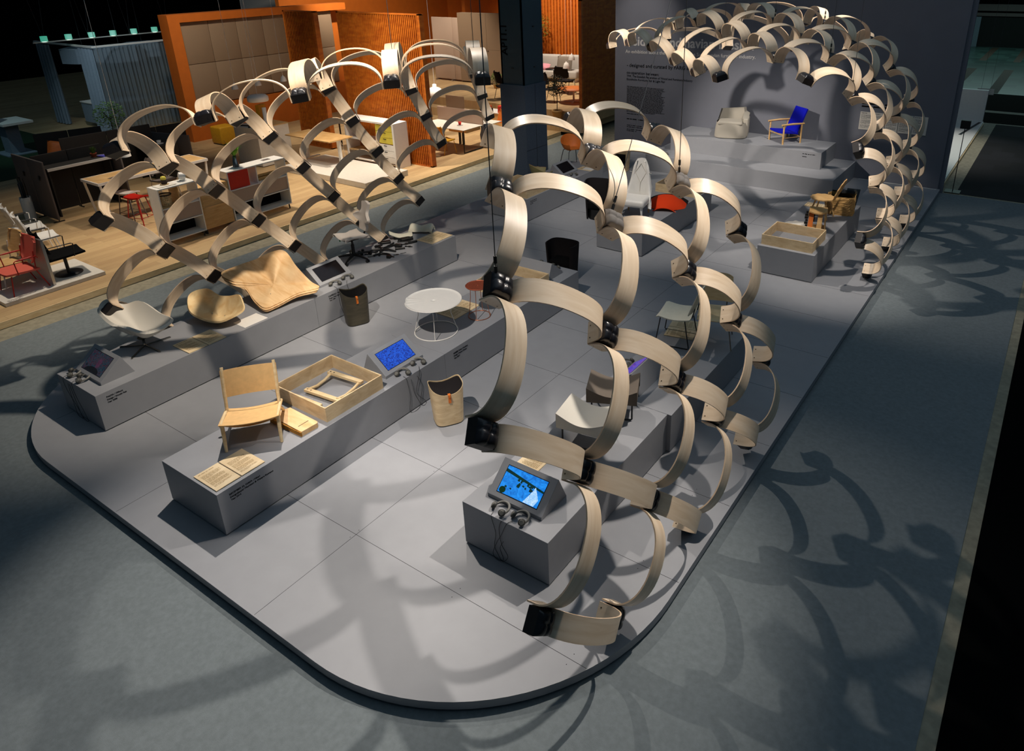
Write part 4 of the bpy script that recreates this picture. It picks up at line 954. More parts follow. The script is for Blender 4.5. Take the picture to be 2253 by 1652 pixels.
def shell_chair(label, loc, rz, seat, legs, arms=False, back=True, bmat=None, sled=False, fabricseat=None, hs=.38, w=.21):
    t = thing('shell_chair', label, 'chair', loc, rz); bm = bmat or seat
    m = MB(); m.grid(lambda u, v: ((2 * u - 1) * w, -.20 + .40 * v, hs + .012 * (2 * u - 1) ** 2 - .03 * math.sin(v * math.pi) + (-.02 if v < .08 else 0)), 12, 12, .012); m.build('seat', seat, t)
    if back:
        m = MB(); m.grid(lambda u, v: ((2 * u - 1) * w * (.95 - .1 * v), .20 + .10 * v - .03 * (2 * u - 1) ** 2, hs + .06 + .32 * v - .03 * v * (2 * u - 1) ** 4), 12, 10, .012); m.build('backrest', bm, t)
        for s in (-1, 1): m = MB(); m.tube([(s * .12, .14, hs - .03), (s * .12, .205, hs + .0), (s * .12, .235, hs + .12)], .008, 6); m.build('back_strut', legs, t)
    for s in (-1, 1):
        if sled:
            m = MB(); m.tube([(s * .18, -.15, hs - .01), (s * .20, -.20, .02), (s * .20, -.19, .007), (s * .20, .19, .007), (s * .20, .20, .02), (s * .17, .13, hs - .01)], .007, 6); m.build('sled_leg', legs, t)
        else:
            for yy in (-1, 1): m = MB(); m.tube([(s * .15, yy * .13, hs - .02), (s * .21, yy * .21, 0)], .008, 6); m.build('leg', legs, t)
    return t
shell_chair('off white chair on thin black sled legs behind the ottomans', (-3.72, 7.20, TOP), math.radians(-80), M['foamwhite'], M['blackmetal'], sled=True)
shell_chair('pale wood chair on thin grey legs at the end of the right plinth', (-3.33, 7.40, TOP), math.radians(20), M['lightwood'], M['chrome'], w=.20)
boards(['birch text board under the off white chair, nearer to the violet screen', 'birch text board behind the off white chair'], (-3.74, 7.36, TOP), .2, 2, 111)
# ---- plinth with the white armchair
t = thing('armchair', 'white quilted high backed armchair on short oak tipped legs', 'chair', (-6.36, 10.95, TOP), math.radians(10))
m = MB(); m.rbox(-.235, .235, -.24, .2, .20, .33, .05, 4); m.build('seat_cushion', M['white'], t)
m = MB()
def hiback(u, v):
    a = 2 * u - 1; z = v; ang = a * (1.45 - .75 * z) 
    wid = .27 * (1 - .22 * z) if z < .9 else .27 * (.78 - .25 * (z - .9) / .1)
    y = .22 - .30 * (abs(a) ** 2.4) * (1 - z) ** 1.3 + .10 * z
    top = .95 * (1 - .06 * a * a)
    arm = .42 + (top - .42) * 1
    zz = .17 + (arm - .17) * z * (1 if abs(a) < .62 else 1 - .55 * min(1, (abs(a) - .62) / .38))
    return (a * wid, y, zz)
m.grid(hiback, 28, 24, .05); bk = m.build('high_back', M['white'], t)
m = MB(); c_ = lambda x_, z_: (x_, .222 + .10 * (z_ - .2) / .8 - .006, z_)
for p_, q_ in (((0, .86), (-.10, .70)), ((0, .86), (.10, .70)), ((-.10, .70), (0, .52)), ((.10, .70), (0, .52)), ((0, .52), (0, .36)), ((-.10, .70), (-.2, .70)), ((.10, .70), (.2, .70))):
    m.tube([Vector(c_(*p_)), Vector(c_(*q_))], .0045, 6)
m.build('quilt_seam', M['offwhite'], t)
for s in (-1, 1):
    for yy in (-1, 1):
        m = MB(); m.tube([(s * .17, yy * .17, .2), (s * .185, yy * .19, .07)], [.026, .017], 10); lg = m.build('leg', M['white'], t); m = MB(); m.tube([(s * .185, yy * .19, .07), (s * .192, yy * .198, 0)], [.017, .012], 10); m.build('oak_tip', M['oak'], lg)
t = thing('felt_cover', 'orange red felt cover draped over a dark form beside the white armchair', 'cover', (-6.08, 11.6, TOP), .35)
m = MB()
def cov(u, v):
    a = 2 * u - 1; y = v
    w_ = .36 * (1 - .55 * math.exp(-((v - .12) / .22) ** 2))
    return (a * w_, -.28 + .50 * v, .015 + .17 * (1 - abs(a) ** 2.2) * (.35 + .65 * math.sin(min(1, v * 1.05) * math.pi * .6)))
m.grid(cov, 24, 18, .012); m.build('felt', M['orange_red'], t)
m = MB(); m.grid(lambda u, v: (lambda q: (q[0] * 1.04, q[1] + .22, q[2] * .7 - .004))(cov(u, v)), 16, 12, .01); m.build('dark_form', M['felt_dark'], t)
vitrine('plywood vitrine at the far end of the white armchair plinth', -6.70, -5.86, 12.38, 13.02)
# ---- back left plinth
def tub_chair(label, loc, rz, inner, outer, legs, hs=.34, lay=False):
    t = thing('tub_chair', label, 'chair', loc, rz)
    def f(u, v):
        a = math.pi * (-.28 + 1.56 * u); k = .34 + .66 * v ** .6
        hi = .30 * (.55 + .45 * max(0, math.sin(a)) ** 1.2) if math.sin(a) > -.2 else .30 * .5
        return (.26 * k * math.cos(a), .24 * k * math.sin(a) * (1 if math.sin(a) > 0 else 1.1), hs + hi * v ** 1.8)
    m = MB(); m.grid(f, 36, 12, .014); m.build('shell', outer, t)
    m = MB(); m.grid(lambda u, v: (lambda q: (q[0] * .955, q[1] * .955, q[2] + .006))(f(1 - u, v)), 36, 12); m.build('inner_face', inner, t)
    m = MB(); m.lathe([(.0, hs + .004), (.10, hs + .006), (.17, hs + .03)], 24); m.build('seat', inner, t)
    if legs:
        for s in (-1, 1):
            for yy in (-1, 1): m = MB(); m.tube([(s * .10, yy * .10, hs + .01), (s * .15, yy * .14, hs - .02), (s * .21, yy * .21, 0)], .008, 6); m.build('leg', legs, t)
    else: m = MB(); m.lathe([(.12, 0), (.10, hs + .01)], 20); m.build('pedestal', outer, t)
    return t
tub_chair('orange shell armchair on thin black legs at the end of the back left plinth', (-9.15, 13.16, TOP), math.radians(60), M['orange_shell'], M['orange_shell'], M['blackmetal'], .36)
tub_chair('red lined shell seat with olive outside on the back left plinth', (-9.16, 11.98, TOP), math.radians(150), M['red_shell'], M['red_shell_back'], None, .02)
tablet('dark tilted screen in front of the orange chair', (-8.80, 12.55, TOP), math.pi / 2, SCR_OFF)
headphones('headphones beside the dark screen in front of the orange chair', (-8.68, 12.50, TOP), .8)
boards(['birch text board at the end of the back left plinth beside the orange chair', ''], (-8.72, 13.07, TOP), 0, 1, 131)
m = MB(); m.box(-.12, .12, -.08, .08, 0, .003); tag(m.build('paper_sheet', M['white'], None, (-8.66, 13.06, TOP + .0115), (0, 0, .1)), 'small white sheet lying on the board beside the orange chair', 'paper')
vitrine('plywood vitrine at the front end of the back left plinth', -9.40, -8.57, 10.70, 11.5)
# ---- right plinth
vitrine('pale plywood vitrine with samples at the front of the paper bag plinth', -3.965, -3.165, 10.73, 11.44)
PH = glow('sample_photo', [(.3, '#2a1826'), (.6, '#6a4a66')], .02, 20)
m = MB(); m.box(-.09, .09, -.07, .07, 0, .004); b = m.build('photo_print', M['offwhite'], None, (-3.72, 10.98, TOP + .006), (0, 0, .1)); m = MB(); m.box(-.075, .075, -.05, .06, .0042, .0046); m.build('picture', plain('photo_ink', '#4a3148', .4, .6, 20), b); tag(b, 'small printed photograph in the sample vitrine', 'photograph')
for i in range(4):
    m = MB(); m.rbox(-.055, .055, -.018, .018, 0, .02, .006, 2); tag(m.build('pale_sample', M['foamwhite'], None, (-3.54 + .012 * i, 10.90 + .06 * i, TOP + .006), (0, 0, .5)), 'pale rod shaped sample beside the photograph in the sample vitrine', 'sample', 'pale samples in the vitrine')
m = MB(); m.prism([(-.11, -.09), (.10, -.10), (.13, .06), (-.04, .10), (-.10, .06)], 0, .006); tag(m.build('kraft_sheet', M['kraft'], None, (-3.40, 10.98, TOP + .006)), 'brown paper sheet in the middle of the sample vitrine', 'paper')
m = MB(); m.rbox(-.03, .03, -.02, .02, 0, .022, .008, 2); tag(m.build('metal_clasp', M['chrome'], None, (-3.41, 10.99, TOP + .0125), (0, 0, .3)), 'shiny metal piece on the brown paper in the sample vitrine', 'clasp')
m = MB(); m.box(-.08, .08, -.10, .10, 0, .004); tag(m.build('paper_sheet', M['white'], None, (-3.255, 10.95, TOP + .006), (0, 0, .05)), 'white sheet at the right side of the sample vitrine', 'paper')
t = thing('chair_mould', 'upright wooden press form with slots and a torn black edge', 'mould', (-3.44, 11.86, TOP), .25)
m = MB(); m.prism([(-.15, -.18), (.17, -.18), (.14, .14), (-.10, .14)], 0, .03); m.build('foot', M['oak'], t)
for x_ in (-.12, .02): m = MB(); m.add([(x_ - .02, -.16, .03), (x_ + .06, -.16, .03), (x_ + .06, -.1, .03), (x_ - .02, -.1, .03), (x_ + .0, -.06, .31), (x_ + .07, -.06, .31), (x_ + .07, .0, .31), (x_ + .0, .0, .31)], [(3, 2, 1, 0), (4, 5, 6, 7), (0, 1, 5, 4), (1, 2, 6, 5), (2, 3, 7, 6), (3, 0, 4, 7)], False); m.build('upright', M['orangecush'] if x_ < 0 else M['oak'], t)
for i in range(4): m = MB(); m.beam((.14, -.13 + .075 * i, .03), (.12, -.10 + .065 * i, .32), .022, .03, (0, 1, 0)); m.build('slat', M['oak'], t)
m = MB(); m.grid(lambda u, v: (-.13 + .28 * u, -.12 + .26 * v, .34 - .035 * math.sin(u * math.pi) * (1 - v)), 12, 8, .02); m.build('curved_top', M['oak'], t)
m = MB(); rr = random.Random(8)
for i in range(7): m.box(-.185 + rr.uniform(-.01, .01), -.14, -.16 + .02 * i, -.12 + .02 * i, .03 + .04 * i, .06 + .04 * i)
m.build('torn_edge', M['black'], t)
t = thing('petal_chair', 'small wooden chair with scalloped petal seat and back', 'chair', (-3.55, 12.52, TOP), math.radians(-98))
sc = lambda a: 1 + .045 * math.cos(a * 11)
m = MB(); m.prism([(.20 * sc(a) * math.cos(a), .20 * sc(a) * math.sin(a)) for a in [2 * math.pi * i / 88 for i in range(88)]], .335, .355); m.build('seat', M['oak'], t)
m = MB(); pl = [(.10 * sc(a) * math.cos(a), .19 * sc(a) * math.sin(a)) for a in [2 * math.pi * i / 88 for i in range(88)]]
vs = [(x_, .19 + .16 * (z_ + .19) / .38 + o_, .54 + z_) for o_ in (0, .018) for x_, z_ in pl]; n = 88
m.add(vs, [tuple(range(n)), tuple(range(2 * n - 1, n - 1, -1))] + [(i, n + i, n + (i + 1) % n, (i + 1) % n) for i in range(n)], False); m.build('back', M['oak'], t)
for s in (-1, 1):
    for yy in (-1, 1): m = MB(); m.tube([(s * .08, yy * .08, .335), (s * .15, yy * .17, 0)], [.016, .012], 10); m.build('leg', M['oak'], t)
t = thing('paper_bag', 'large crumpled kraft paper bag holding clear plates', 'bag', (-3.33, 12.90, TOP), .12)
m = MB(); rr = random.Random(9); NB = 56; J = [[rr.uniform(-1, 1) for _ in range(20)] for _ in range(NB)]
def bag(u, v):
    i = int(u * NB) % NB; j = int(v * 18); a = 2 * math.pi * u
    cx_, sy_ = math.copysign(abs(math.cos(a)) ** .55, math.cos(a)), math.copysign(abs(math.sin(a)) ** .55, math.sin(a))
    k = 1 + .035 * J[i][j] + .02 * math.sin(9 * a + 13 * v) ; top_ = .33 + .07 * max(0, math.cos(a - .5)) ** 6
    return (.235 * k * cx_, .165 * k * sy_, max(.0, v * top_ + .004 * J[i][(j + 3) % 20] * (v > 0)))
m.grid(bag, NB, 18, .004, sm=False); m.build('kraft_bag', M['kraft'], t)
for i, (x_, y_, r_) in enumerate(((-.10, .05, .1), (-.02, .02, .2), (.06, -.02, .1), (.12, .04, .3))):
    m = MB(); m.box(-.11, .11, -.003, .003, .06, .38 + .03 * i); m.build('clear_plate', M['smoke'], t, (x_, y_, 0), (.05 * i, .1, r_))
boards(['birch text board behind the petal chair on the paper bag plinth', ''], (-3.80, 13.07, TOP), 0, 1, 151)
m = MB(); m.prism([(.17 * (1 + .12 * math.sin(5 * a) + .06 * math.sin(13 * a)) * math.cos(a), .21 * (1 + .1 * math.sin(7 * a)) * math.sin(a)) for a in [2 * math.pi * i / 60 for i in range(60)]], 0, .004); tag(m.build('torn_paper', M['offwhite'], None, (-3.78, 11.88, TOP)), 'torn grey white paper lying behind the sample vitrine', 'paper')
m = MB(); m.lathe([(.045, .0), (.05, .05), (.052, .13), (.048, .14), (.046, .13), (.042, .02)], 20); tag(m.build('glass_beaker', M['smoke'], None, (-3.62, 12.22, TOP)), 'grey glass beaker between the press form and the petal chair', 'beaker')
# ---- stage
t = thing('armchair', 'low grey wool armchair with one sloping arm on the upper step', 'chair', (-6.78, 16.33, .745), math.radians(16))
m = MB()
def bodyf(u, v):
    a = 2 * math.pi * u; c_, s_ = math.cos(a), math.sin(a); k = 1 - .10 * v ** 2
    return (.37 * k * math.copysign(abs(c_) ** .55, c_), .33 * k * math.copysign(abs(s_) ** .6, s_), .015 + .34 * v)
m.grid(bodyf, 48, 10); m.lathe([(.0, .352), (.33, .352)], 40, sx=1, sy=.9); m.build('base_upholstery', M['wool_light'], t)
m = MB(); m.rbox(-.30, .27, -.30, .17, .30, .385, .04, 4); m.build('seat_cushion', M['wool_light'], t)
m = MB(); m.grid(lambda u, v: ((2 * u - 1) * (.31 - .07 * v), .20 + .04 * v - .05 * (2 * u - 1) ** 2, .34 + .30 * v - .05 * (1 - u) * v), 14, 10, .13); m.build('backrest', M['wool_light'], t)
m = MB(); m.grid(lambda u, v: (.26 + .12 * v, .30 - .44 * u, .36 + (.22 - .14 * u) * (1 - .35 * v)), 12, 6, .06); m.rbox(.27, .39, -.16, .28, .02, .44, .03, 3); m.build('sloping_arm', M['wool_light'], t)
m = MB(); m.lathe([(.31, 0), (.33, .018)], 36, sx=1, sy=.88); m.build('plinth_ring', M['black'], t)
t = thing('easy_chair', 'pale wood armchair with cobalt blue canvas seat on the upper step', 'chair', (-5.53, 16.44, .745), math.radians(-38))
for s in (-1, 1):
    for yy, nm in ((-.23, 'front_leg'), (.22, 'rear_leg')): m = MB(); m.tube([(s * .27, yy, 0), (s * .27, yy, .42)], .020, 10); m.build(nm, M['oak'], t)
    m = MB(); m.tube([(s * .27, -.29, .43), (s * .27, .0, .437), (s * .27, .28, .43)], [.02, .024, .02], 10); m.build('armrest', M['oak'], t)
m = MB()
for s in (-1, 1): m.cyl((s * .27, .22, .14), (s * .27, -.23, .14), .006, 6)
m.cyl((-.27, -.23, .2), (.27, -.23, .2), .012, 8); m.cyl((-.27, .22, .14), (.27, .22, .14), .012, 8); m.build('stretcher', M['oak'], t)
m = MB(); m.grid(lambda u, v: ((2 * u - 1) * .245, -.25 + .42 * v, .275 - .055 * v - .015 * (1 - (2 * u - 1) ** 2)), 12, 10, .03); m.build('canvas_seat', M['blue'], t)
m = MB(); m.grid(lambda u, v: ((2 * u - 1) * .22, .14 + .22 * v, .22 + .52 * v), 12, 10, .03); m.build('canvas_back', M['blue'], t)
tablet_w = thing('screen_stand', 'screen stand half hidden at the left end of the lower step', 'screen', (-8.10, 15.35, .3785), math.radians(90))
m = MB(); m.box(-.2, .2, 0, .2, 0, .09); m.build('wedge_case', M['paint'], tablet_w)
headphones('headphones on the lower step at its left end', (-7.95, 15.25, .3785), .4)
# ------------------------------------------------------------------ furniture on the wooden stands
def stand_chair(name, label, loc, rz, seat, frame_, hs=.36, arms=True, w=.24, d=.24, legs='four', bh=.36, armpad=None):
    t = thing(name, label, 'chair', loc, rz)
    m = MB(); m.grid(lambda u, v: ((2 * u - 1) * w * (1 - .12 * (1 - v) ** 3), -d + 2 * d * v, hs + .02 * (1 - v) - .02 * math.sin(u * math.pi)), 12, 12, .03); m.build('seat', seat, t)
    m = MB()
    def bk(u, v):
        a = 2 * u - 1; k = 1 - .35 * max(0, abs(2 * v - 1) - .72) / .28 * abs(a) ** 4
        return (a * w * .95 * k, d - .02 + .10 * v - .04 * a * a, hs + .10 + bh * v)
    m.grid(bk, 14, 12, .03); m.build('backrest', seat, t)
    if legs == 'four':
        for s in (-1, 1):
            m = MB(); m.tube([(s * w * .9, -d * .75, hs - .02), (s * w * 1.0, -d * 1.0, 0)], .0095, 8); m.build('leg', frame_, t)
            m = MB(); m.tube([(s * w * .95, d * .9, hs + .28), (s * w * .95, d * .75, hs - .02), (s * w * 1.02, d * 1.25, 0)], .0095, 8); m.build('leg', frame_, t)
    else:
        m = MB(); m.cyl((0, 0, .012), (0, 0, hs - .02), .026, 12); m.build('column', frame_, t)
        m = MB(); m.lathe([(.0, 0), (.20, 0), (.20, .008), (.03, .014)], 36); m.build('base_disc', frame_, t)
    if arms:
        for s in (-1, 1):
            m = MB(); m.tube([(s * w * 1.02, -d * .35, hs - .02), (s * w * 1.06, -d * .42, hs + .19), (s * w * 1.06, -d * .32, hs + .205), (s * w * 1.03, d * .95, hs + .20), (s * w * .95, d * 1.05, hs + .16)], .008, 8); m.build('armrest', frame_, t)
            if armpad: m = MB(); m.tube([(s * w * 1.06, -d * .25, hs + .205), (s * w * 1.03, d * .7, hs + .202)], .013, 8); m.build('arm_pad', armpad, t)
    return t
m = MB(); m.box(-14.01, -12.955, 3.55, 4.985, 0.0015, .06); dp = tag(m.build('display_base', M['offwhite'], bevel=.003), 'low pale base under the salmon chair at the left edge', 'base')
m = MB(); print_lines(m, frame((-13.02, 3.6, .0604), Y, (-1, 0, 0)), .2, 4, .03, .025, 77); m.build('lettering', M['screen_grey'], dp)
stand_chair('lounge_chair', 'salmon upholstered armchair with red tube frame at the left edge', (-13.34, 3.95, .06), 0, M['pink'], M['redmetal'], .33, True, .24, .22, armpad=M['redmetal'])
t = thing('frosted_divider', 'pale translucent divider standing between the salmon and the black chair', 'divider', (-13.62, 4.28, .06))
m = MB(); m.box(-.58, .54, -.012, .012, 0, .74); m.build('panel', M['offwhite'], t); m = MB(); m.box(.54, .56, -.02, .02, 0, .745); m.box(-.58, .56, -.016, .016, .74, .752); m.build('edge_rail', M['steel_light'], t)
stand_chair('swivel_chair', 'black swivel armchair on a round dark base seen from behind', (-13.39, 4.63, .06), math.radians(172), M['blackmatte'], M['blackmetal'], .36, True, .25, .26, 'disc')
stand_chair('lounge_chair', 'oak backed chair on a white frame behind the salmon chair', (-13.80, 3.98, .06), 0.1, M['oak'], M['white'], .33, False, .20, .2)
stand_chair('lounge_chair', 'white shell armchair behind the black swivel chair, nearer of two', (-14.72, 4.85, 0), math.radians(170), M['white'], M['white'], .37, True, .24, .22, armpad=M['black'])
stand_chair('lounge_chair', 'white shell armchair at the left edge, farther of two', (-15.45, 4.95, 0), math.radians(170), M['white'], M['white'], .37, True, .24, .22, armpad=M['black'])
t = thing('hanging_board', 'grey board with a slanted lower edge at the left margin', 'board', (-12.5, 3.7, 0))
m = MB(); vs = []
q = [(-.3, 2.6), (.53, 2.6), (.56, 1.56), (-.48, .80), (-.9, .80), (-.9, 2.6)]; n = len(q)
vs = [(x_, 0, z_) for x_, z_ in q] + [(x_, .05, z_) for x_, z_ in q]; m.add(vs, [tuple(range(n)), tuple(range(2 * n - 1, n - 1, -1))] + [(i, n + i, n + (i + 1) % n, (i + 1) % n) for i in range(n)], False); m.build('board', M['paint_dark'], t)
t.location = (-12.5, 3.40, 0)
m = MB(); m.cyl((-.6, .025, 2.6), (-.6, .025, 5.5), .004, 6); m.cyl((.3, .025, 2.6), (.3, .025, 5.5), .004, 6); m.build('cord', M['cable'], t)
def screen_wall(label, p, q, h, fab, leaves=2, feet=True, hooks=False):
    p = Vector(p); q = Vector(q); d = q - p; L = d.length; rz = math.atan2(d.y, d.x)
    t = thing('screen_panel', label, 'screen', p, rz)
    for i in range(leaves):
        m = MB(); m.rbox(i * L / leaves + .004, (i + 1) * L / leaves - .004, -.02, .02, .045, h, .012, 2); m.build('felt_leaf', fab, t)
    if feet:
        for i in range(leaves + 1): m = MB(); x_ = min(max(i * L / leaves, .03), L - .03); m.box(x_ - .01, x_ + .01, -.10, .10, 0, .02); m.box(x_ - .008, x_ + .008, -.008, .008, 0, .06); m.build('foot', M['black'], t)
    if hooks:
        for x_ in (L * .28, L * .78): m = MB(); m.box(x_, x_ + .07, -.035, -.02, h * .72, h * .75); m.box(x_ + .05, x_ + .07, -.05, -.03, h * .68, h * .75); m.build('hook', M['black'], t)
    return t
screen_wall('grey felt room divider with two leaves and black hooks at the left', (-17.88, 5.83, 0), (-16.52, 5.83, 0), 1.22, M['screen_grey'], 2, True, True)
screen_wall('charcoal felt divider under and behind the white edged standing desk', (-17.24, 5.90, 0), (-17.24, 7.22, 0), 1.22, M['screen_dark'], 2)
screen_wall('short charcoal wing closing the far end of the white edged standing desk', (-17.20, 7.27, 0), (-16.55, 7.27, 0), 1.16, M['screen_grey'], 1)
screen_wall('dark divider behind the orange cushion, left one', (-19.9, 7.0, 0), (-19.5, 8.3, 0), 1.15, M['screen_dark'], 2)
screen_wall('long dark divider standing behind the charcoal divider', (-18.6, 7.0, 0), (-18.4, 8.9, 0), 1.2, M['screen_dark'], 2)
screen_wall('dark divider beside the leafy shrub in the shade', (-19.0, 8.6, 0), (-18.9, 10.0, 0), 1.0, M['screen_dark'], 2)
screen_wall('dark slanting divider behind the cup', (-18.9, 9.0, 0), (-17.5, 9.3, 0), .95, M['screen_grey'], 1)
t = thing('standing_desk', 'dark standing desk with a white front edge between the charcoal dividers', 'desk', (-16.98, 6.58, 0))
m = MB(); m.box(-.22, .16, -.60, .62, .975, 1.0); m.build('desk_top', M['screen_dark'], t); m = MB(); m.box(.16, .185, -.60, .62, .95, 1.002); m.build('front_edge', M['white'], t)
for y_ in (-.57, .59): m = MB(); m.box(-.2, .14, y_ - .012, y_ + .012, 0, .975); m.build('side_panel', M['screen_dark'], t)
def potted(name, label, loc, pot, potr, poth, leafm, kind='grass', n=120, h=.22, spread=.12, seed=1, trunk=0, crown=None, group=None):
    t = thing(name, label, 'plant', loc); rr = random.Random(seed)
    if pot:
        m = MB(); m.lathe([(potr * .72, 0), (potr, poth * .8), (potr * 1.08, poth * .8), (potr * 1.08, poth), (potr * .9, poth), (potr * .85, poth * .85)], 24); m.build('pot', pot, t)
        m = MB(); m.lathe([(0, poth * .86), (potr * .86, poth * .85)], 16); m.build('soil', M['stem'], t)
    z0 = poth * .85
    m = MB()
    if kind == 'grass':
        for i in range(n):
            a = rr.uniform(0, 6.283); r0 = rr.uniform(0, potr * .5); R_ = rr.uniform(.2, 1) * spread; hh = h * rr.uniform(.6, 1.05); w_ = .006
            p0 = Vector((r0 * math.cos(a), r0 * math.sin(a), z0)); p1 = p0 + Vector((R_ * .45 * math.cos(a), R_ * .45 * math.sin(a), hh * .7)); p2 = p0 + Vector((R_ * math.cos(a), R_ * math.sin(a), hh))
            sd = Vector((-math.sin(a), math.cos(a), 0)) * w_
            m.add([p0 - sd, p0 + sd, p1 + sd * .8, p1 - sd * .8, p2], [(0, 1, 2, 3), (3, 2, 4)], False)
    else:
        cz, rx, rz_ = crown
        for i in range(n):
            while True:
                v = Vector((rr.uniform(-1, 1), rr.uniform(-1, 1), rr.uniform(-1, 1)))
                if v.length < 1: break
            c = Vector((v.x * rx, v.y * rx, cz + v.z * rz_)); a = rr.uniform(0, 6.283); e1 = Vector((math.cos(a), math.sin(a), rr.uniform(-.5, .5))).normalized() * rr.uniform(.03, .055); e2 = e1.cross(Vector((rr.uniform(-1, 1), rr.uniform(-1, 1), 1))).normalized() * .014
            m.add([c - e1, c + e2, c + e1, c - e2], [(0, 1, 2, 3)], False)
    o = m.build('foliage', leafm, t)
    if trunk:
        m = MB(); m.tube([(0, 0, z0), (.01, 0, z0 + trunk * .5), (0, .01, z0 + trunk)], .012, 8)
        for i in range(7): a = i * .9; m.tube([(0, 0, z0 + trunk * .85), (crown[1] * .55 * math.cos(a), crown[1] * .55 * math.sin(a), crown[0] + .3 * crown[2])], .005, 5)
        m.build('trunk', M['stem'], t)
    return t
potted('potted_grass', 'small terracotta pot of green grass on the white edged standing desk', (-17.05, 6.98, 1.0), M['terracotta'], .06, .085, M['leaf'], n=90, h=.15, spread=.07)
m = MB(); m.box(-.10, .10, -.06, .06, 0, .02); tag(m.build('notebook', plain('violet_cover', '#5a56c0', .6), None, (-16.93, 7.10, 1.003), (0, 0, .2)), 'violet notebook beside the grass pot on the standing desk', 'notebook')
m = MB(); m.box(-.11, .11, -.012, .012, 0, .012); tag(m.build('white_pen_case', M['white'], None, (-17.08, 7.13, 1.003), (0, 0, 1.2)), 'white slim case behind the violet notebook', 'case')
t = thing('seat_cushion', 'orange leather cushion propped against the dark divider', 'cushion', (-19.35, 7.28, .80), 1.2); m = MB(); m.pillow(.55, .42, .16); o = m.build('cover', M['orangecush'], t); o.rotation_euler = (1.1, .25, 0)
m = MB(); m.box(-.6, .7, -.3, .4, -.8, -.13); m.build('bench', M['screen_dark'], t)
t = thing('cylinder_vase', 'tall pale cylinder vase holding dark rods in front of the grey divider', 'vase', (-17.27, 5.62, 0)); m = MB(); m.lathe([(.10, 0), (.10, .46), (.092, .46), (.092, .02)], 28); m.build('vase_body', M['offwhite'], t)
for dx, dy, h_, r_ in ((-.05, .03, .86, .022), (.02, -.03, .90, .026), (.05, .04, .84, .01)): m = MB(); m.tube([(dx, dy, .03), (dx * 1.15, dy * 1.15, .74), (dx * 1.2, dy, .75), (dx * 1.2, dy, h_)], [r_, r_, r_ * .6, r_ * .6], 10); m.build('dark_rod', M['black'], t)
t = thing('high_table', 'long high table with oak top and white frame behind the stools', 'table', (-15.75, 7.35, 0))
m = MB(); m.box(-.33, .33, -1.1, 1.1, .825, .85); m.build('table_top', M['oak'], t)
m = MB(); m.box(-.35, -.33, -1.12, 1.12, .80, .852); m.box(.33, .35, -1.12, 1.12, .80, .852); m.box(-.33, .33, -1.12, -1.10, .80, .852); m.box(-.33, .33, 1.10, 1.12, .80, .852); m.build('rim', M['white'], t)
for sx in (-1, 1):
    for sy in (-1, 1): m = MB(); m.beam((sx * .32, sy * 1.08, .80), (sx * .30, sy * 1.0, 0), .035, .035); m.build('leg', M['white'], t)
m = MB(); m.box(-.10, .10, -.15, .15, 0, .004); tag(m.build('magazine', M['screen_grey'], None, (-15.6, 6.7, .8515), (0, 0, .4)), 'grey magazine lying on the near end of the high table', 'magazine')
def bar_stool(label, loc, rz, fab, metal):
    t = thing('bar_stool', label, 'stool', loc, rz); m = MB()
    m.grid(lambda u, v: ((2 * u - 1) * .17, (2 * v - 1) * .14, .575 - .03 * (2 * v - 1) ** 2 * (1 if v > .5 else .4) + .02 * (2 * u - 1) ** 2), 12, 10, .03); m.build('seat', fab, t)
    for sx in (-1, 1):
        for sy in (-1, 1): m = MB(); m.tube([(sx * .08, sy * .06, .55), (sx * .12, sy * .09, .535), (sx * .19, sy * .16, 0)], .010, 8); m.build('leg', metal, t)
    m = MB(); z_ = .16; k = .165; m.tube([(k, .135, z_), (-k, .135, z_), (-k, -.135, z_), (k, -.135, z_)], .006, 6, closed=True); m.build('foot_ring', metal, t)
    return t
bar_stool('red bar stool standing in front of the white shelf end', (-14.97, 6.66, 0), .3, M['redfelt'], M['redmetal'])
bar_stool('grey bar stool behind the red stool', (-15.42, 6.72, 0), .3, M['greyplastic'], M['screen_grey'])
stand_chair('side_chair', 'grey shell chair on white legs behind the high table', (-16.3, 7.9, 0), math.radians(90), M['screen_grey'], M['white'], .40, False, .2, .2)
# long low shelf unit along the edge of the stand
def cabinet(label, y0, y1, kind):
    t = thing('shelf_unit', label, 'shelf', (-13.42, (y0 + y1) / 2, 0)); a = (y1 - y0) / 2; D = .17; b_ = .018
    wmat = M['white']
    m = MB()
    m.box(-D, D, -a, -a + b_, .10, 1.04); m.box(-D, D, a - b_, a, .10, 1.04); m.build('side_panel', wmat, t)
    m = MB(); m.box(-D, D, -a, a, 1.04, 1.06); m.build('top_board', wmat, t)
    for z_ in (.10, .40, .68): m = MB(); m.box(-D, D, -a + b_, a - b_, z_, z_ + .018); m.build('shelf_board', wmat, t)
    m = MB(); m.box(-D + .002, -D + .012, -a + b_, a - b_, .118, .40); m.build('dark_back', M['felt_dark'], t)
    m = MB(); m.box(D - .03, D - .012, -a + b_, a - b_, .42, .68); m.build('front_panel', M['beigepad2'], t)
    for y_ in (-a + .05, a - .05):
        m = MB(); m.beam((D - .04, y_, .10), (D - .03, y_, 0), .02, .02); m.build('leg', M['black'], t)
        m = MB(); m.beam((-D + .04, y_, .10), (-D + .03, y_, 0), .02, .02); m.build('leg', M['black'], t)
    return t, a, D
t1, a, D = cabinet('white shelf unit with a basket at the left end of the row', 6.25, 6.97, 1)
m = MB(); m.box(-D, D - .02, .0, .018, .70, 1.04); m.box(-D, D - .02, -a + .02, .0, .698, .708); m.build('oak_divider', M['oak'], t1)
t2 = thing('tambour_cabinet', 'oak cabinet with a rolling front in the middle of the white row', 'cabinet', (-13.42, 7.27, 0))
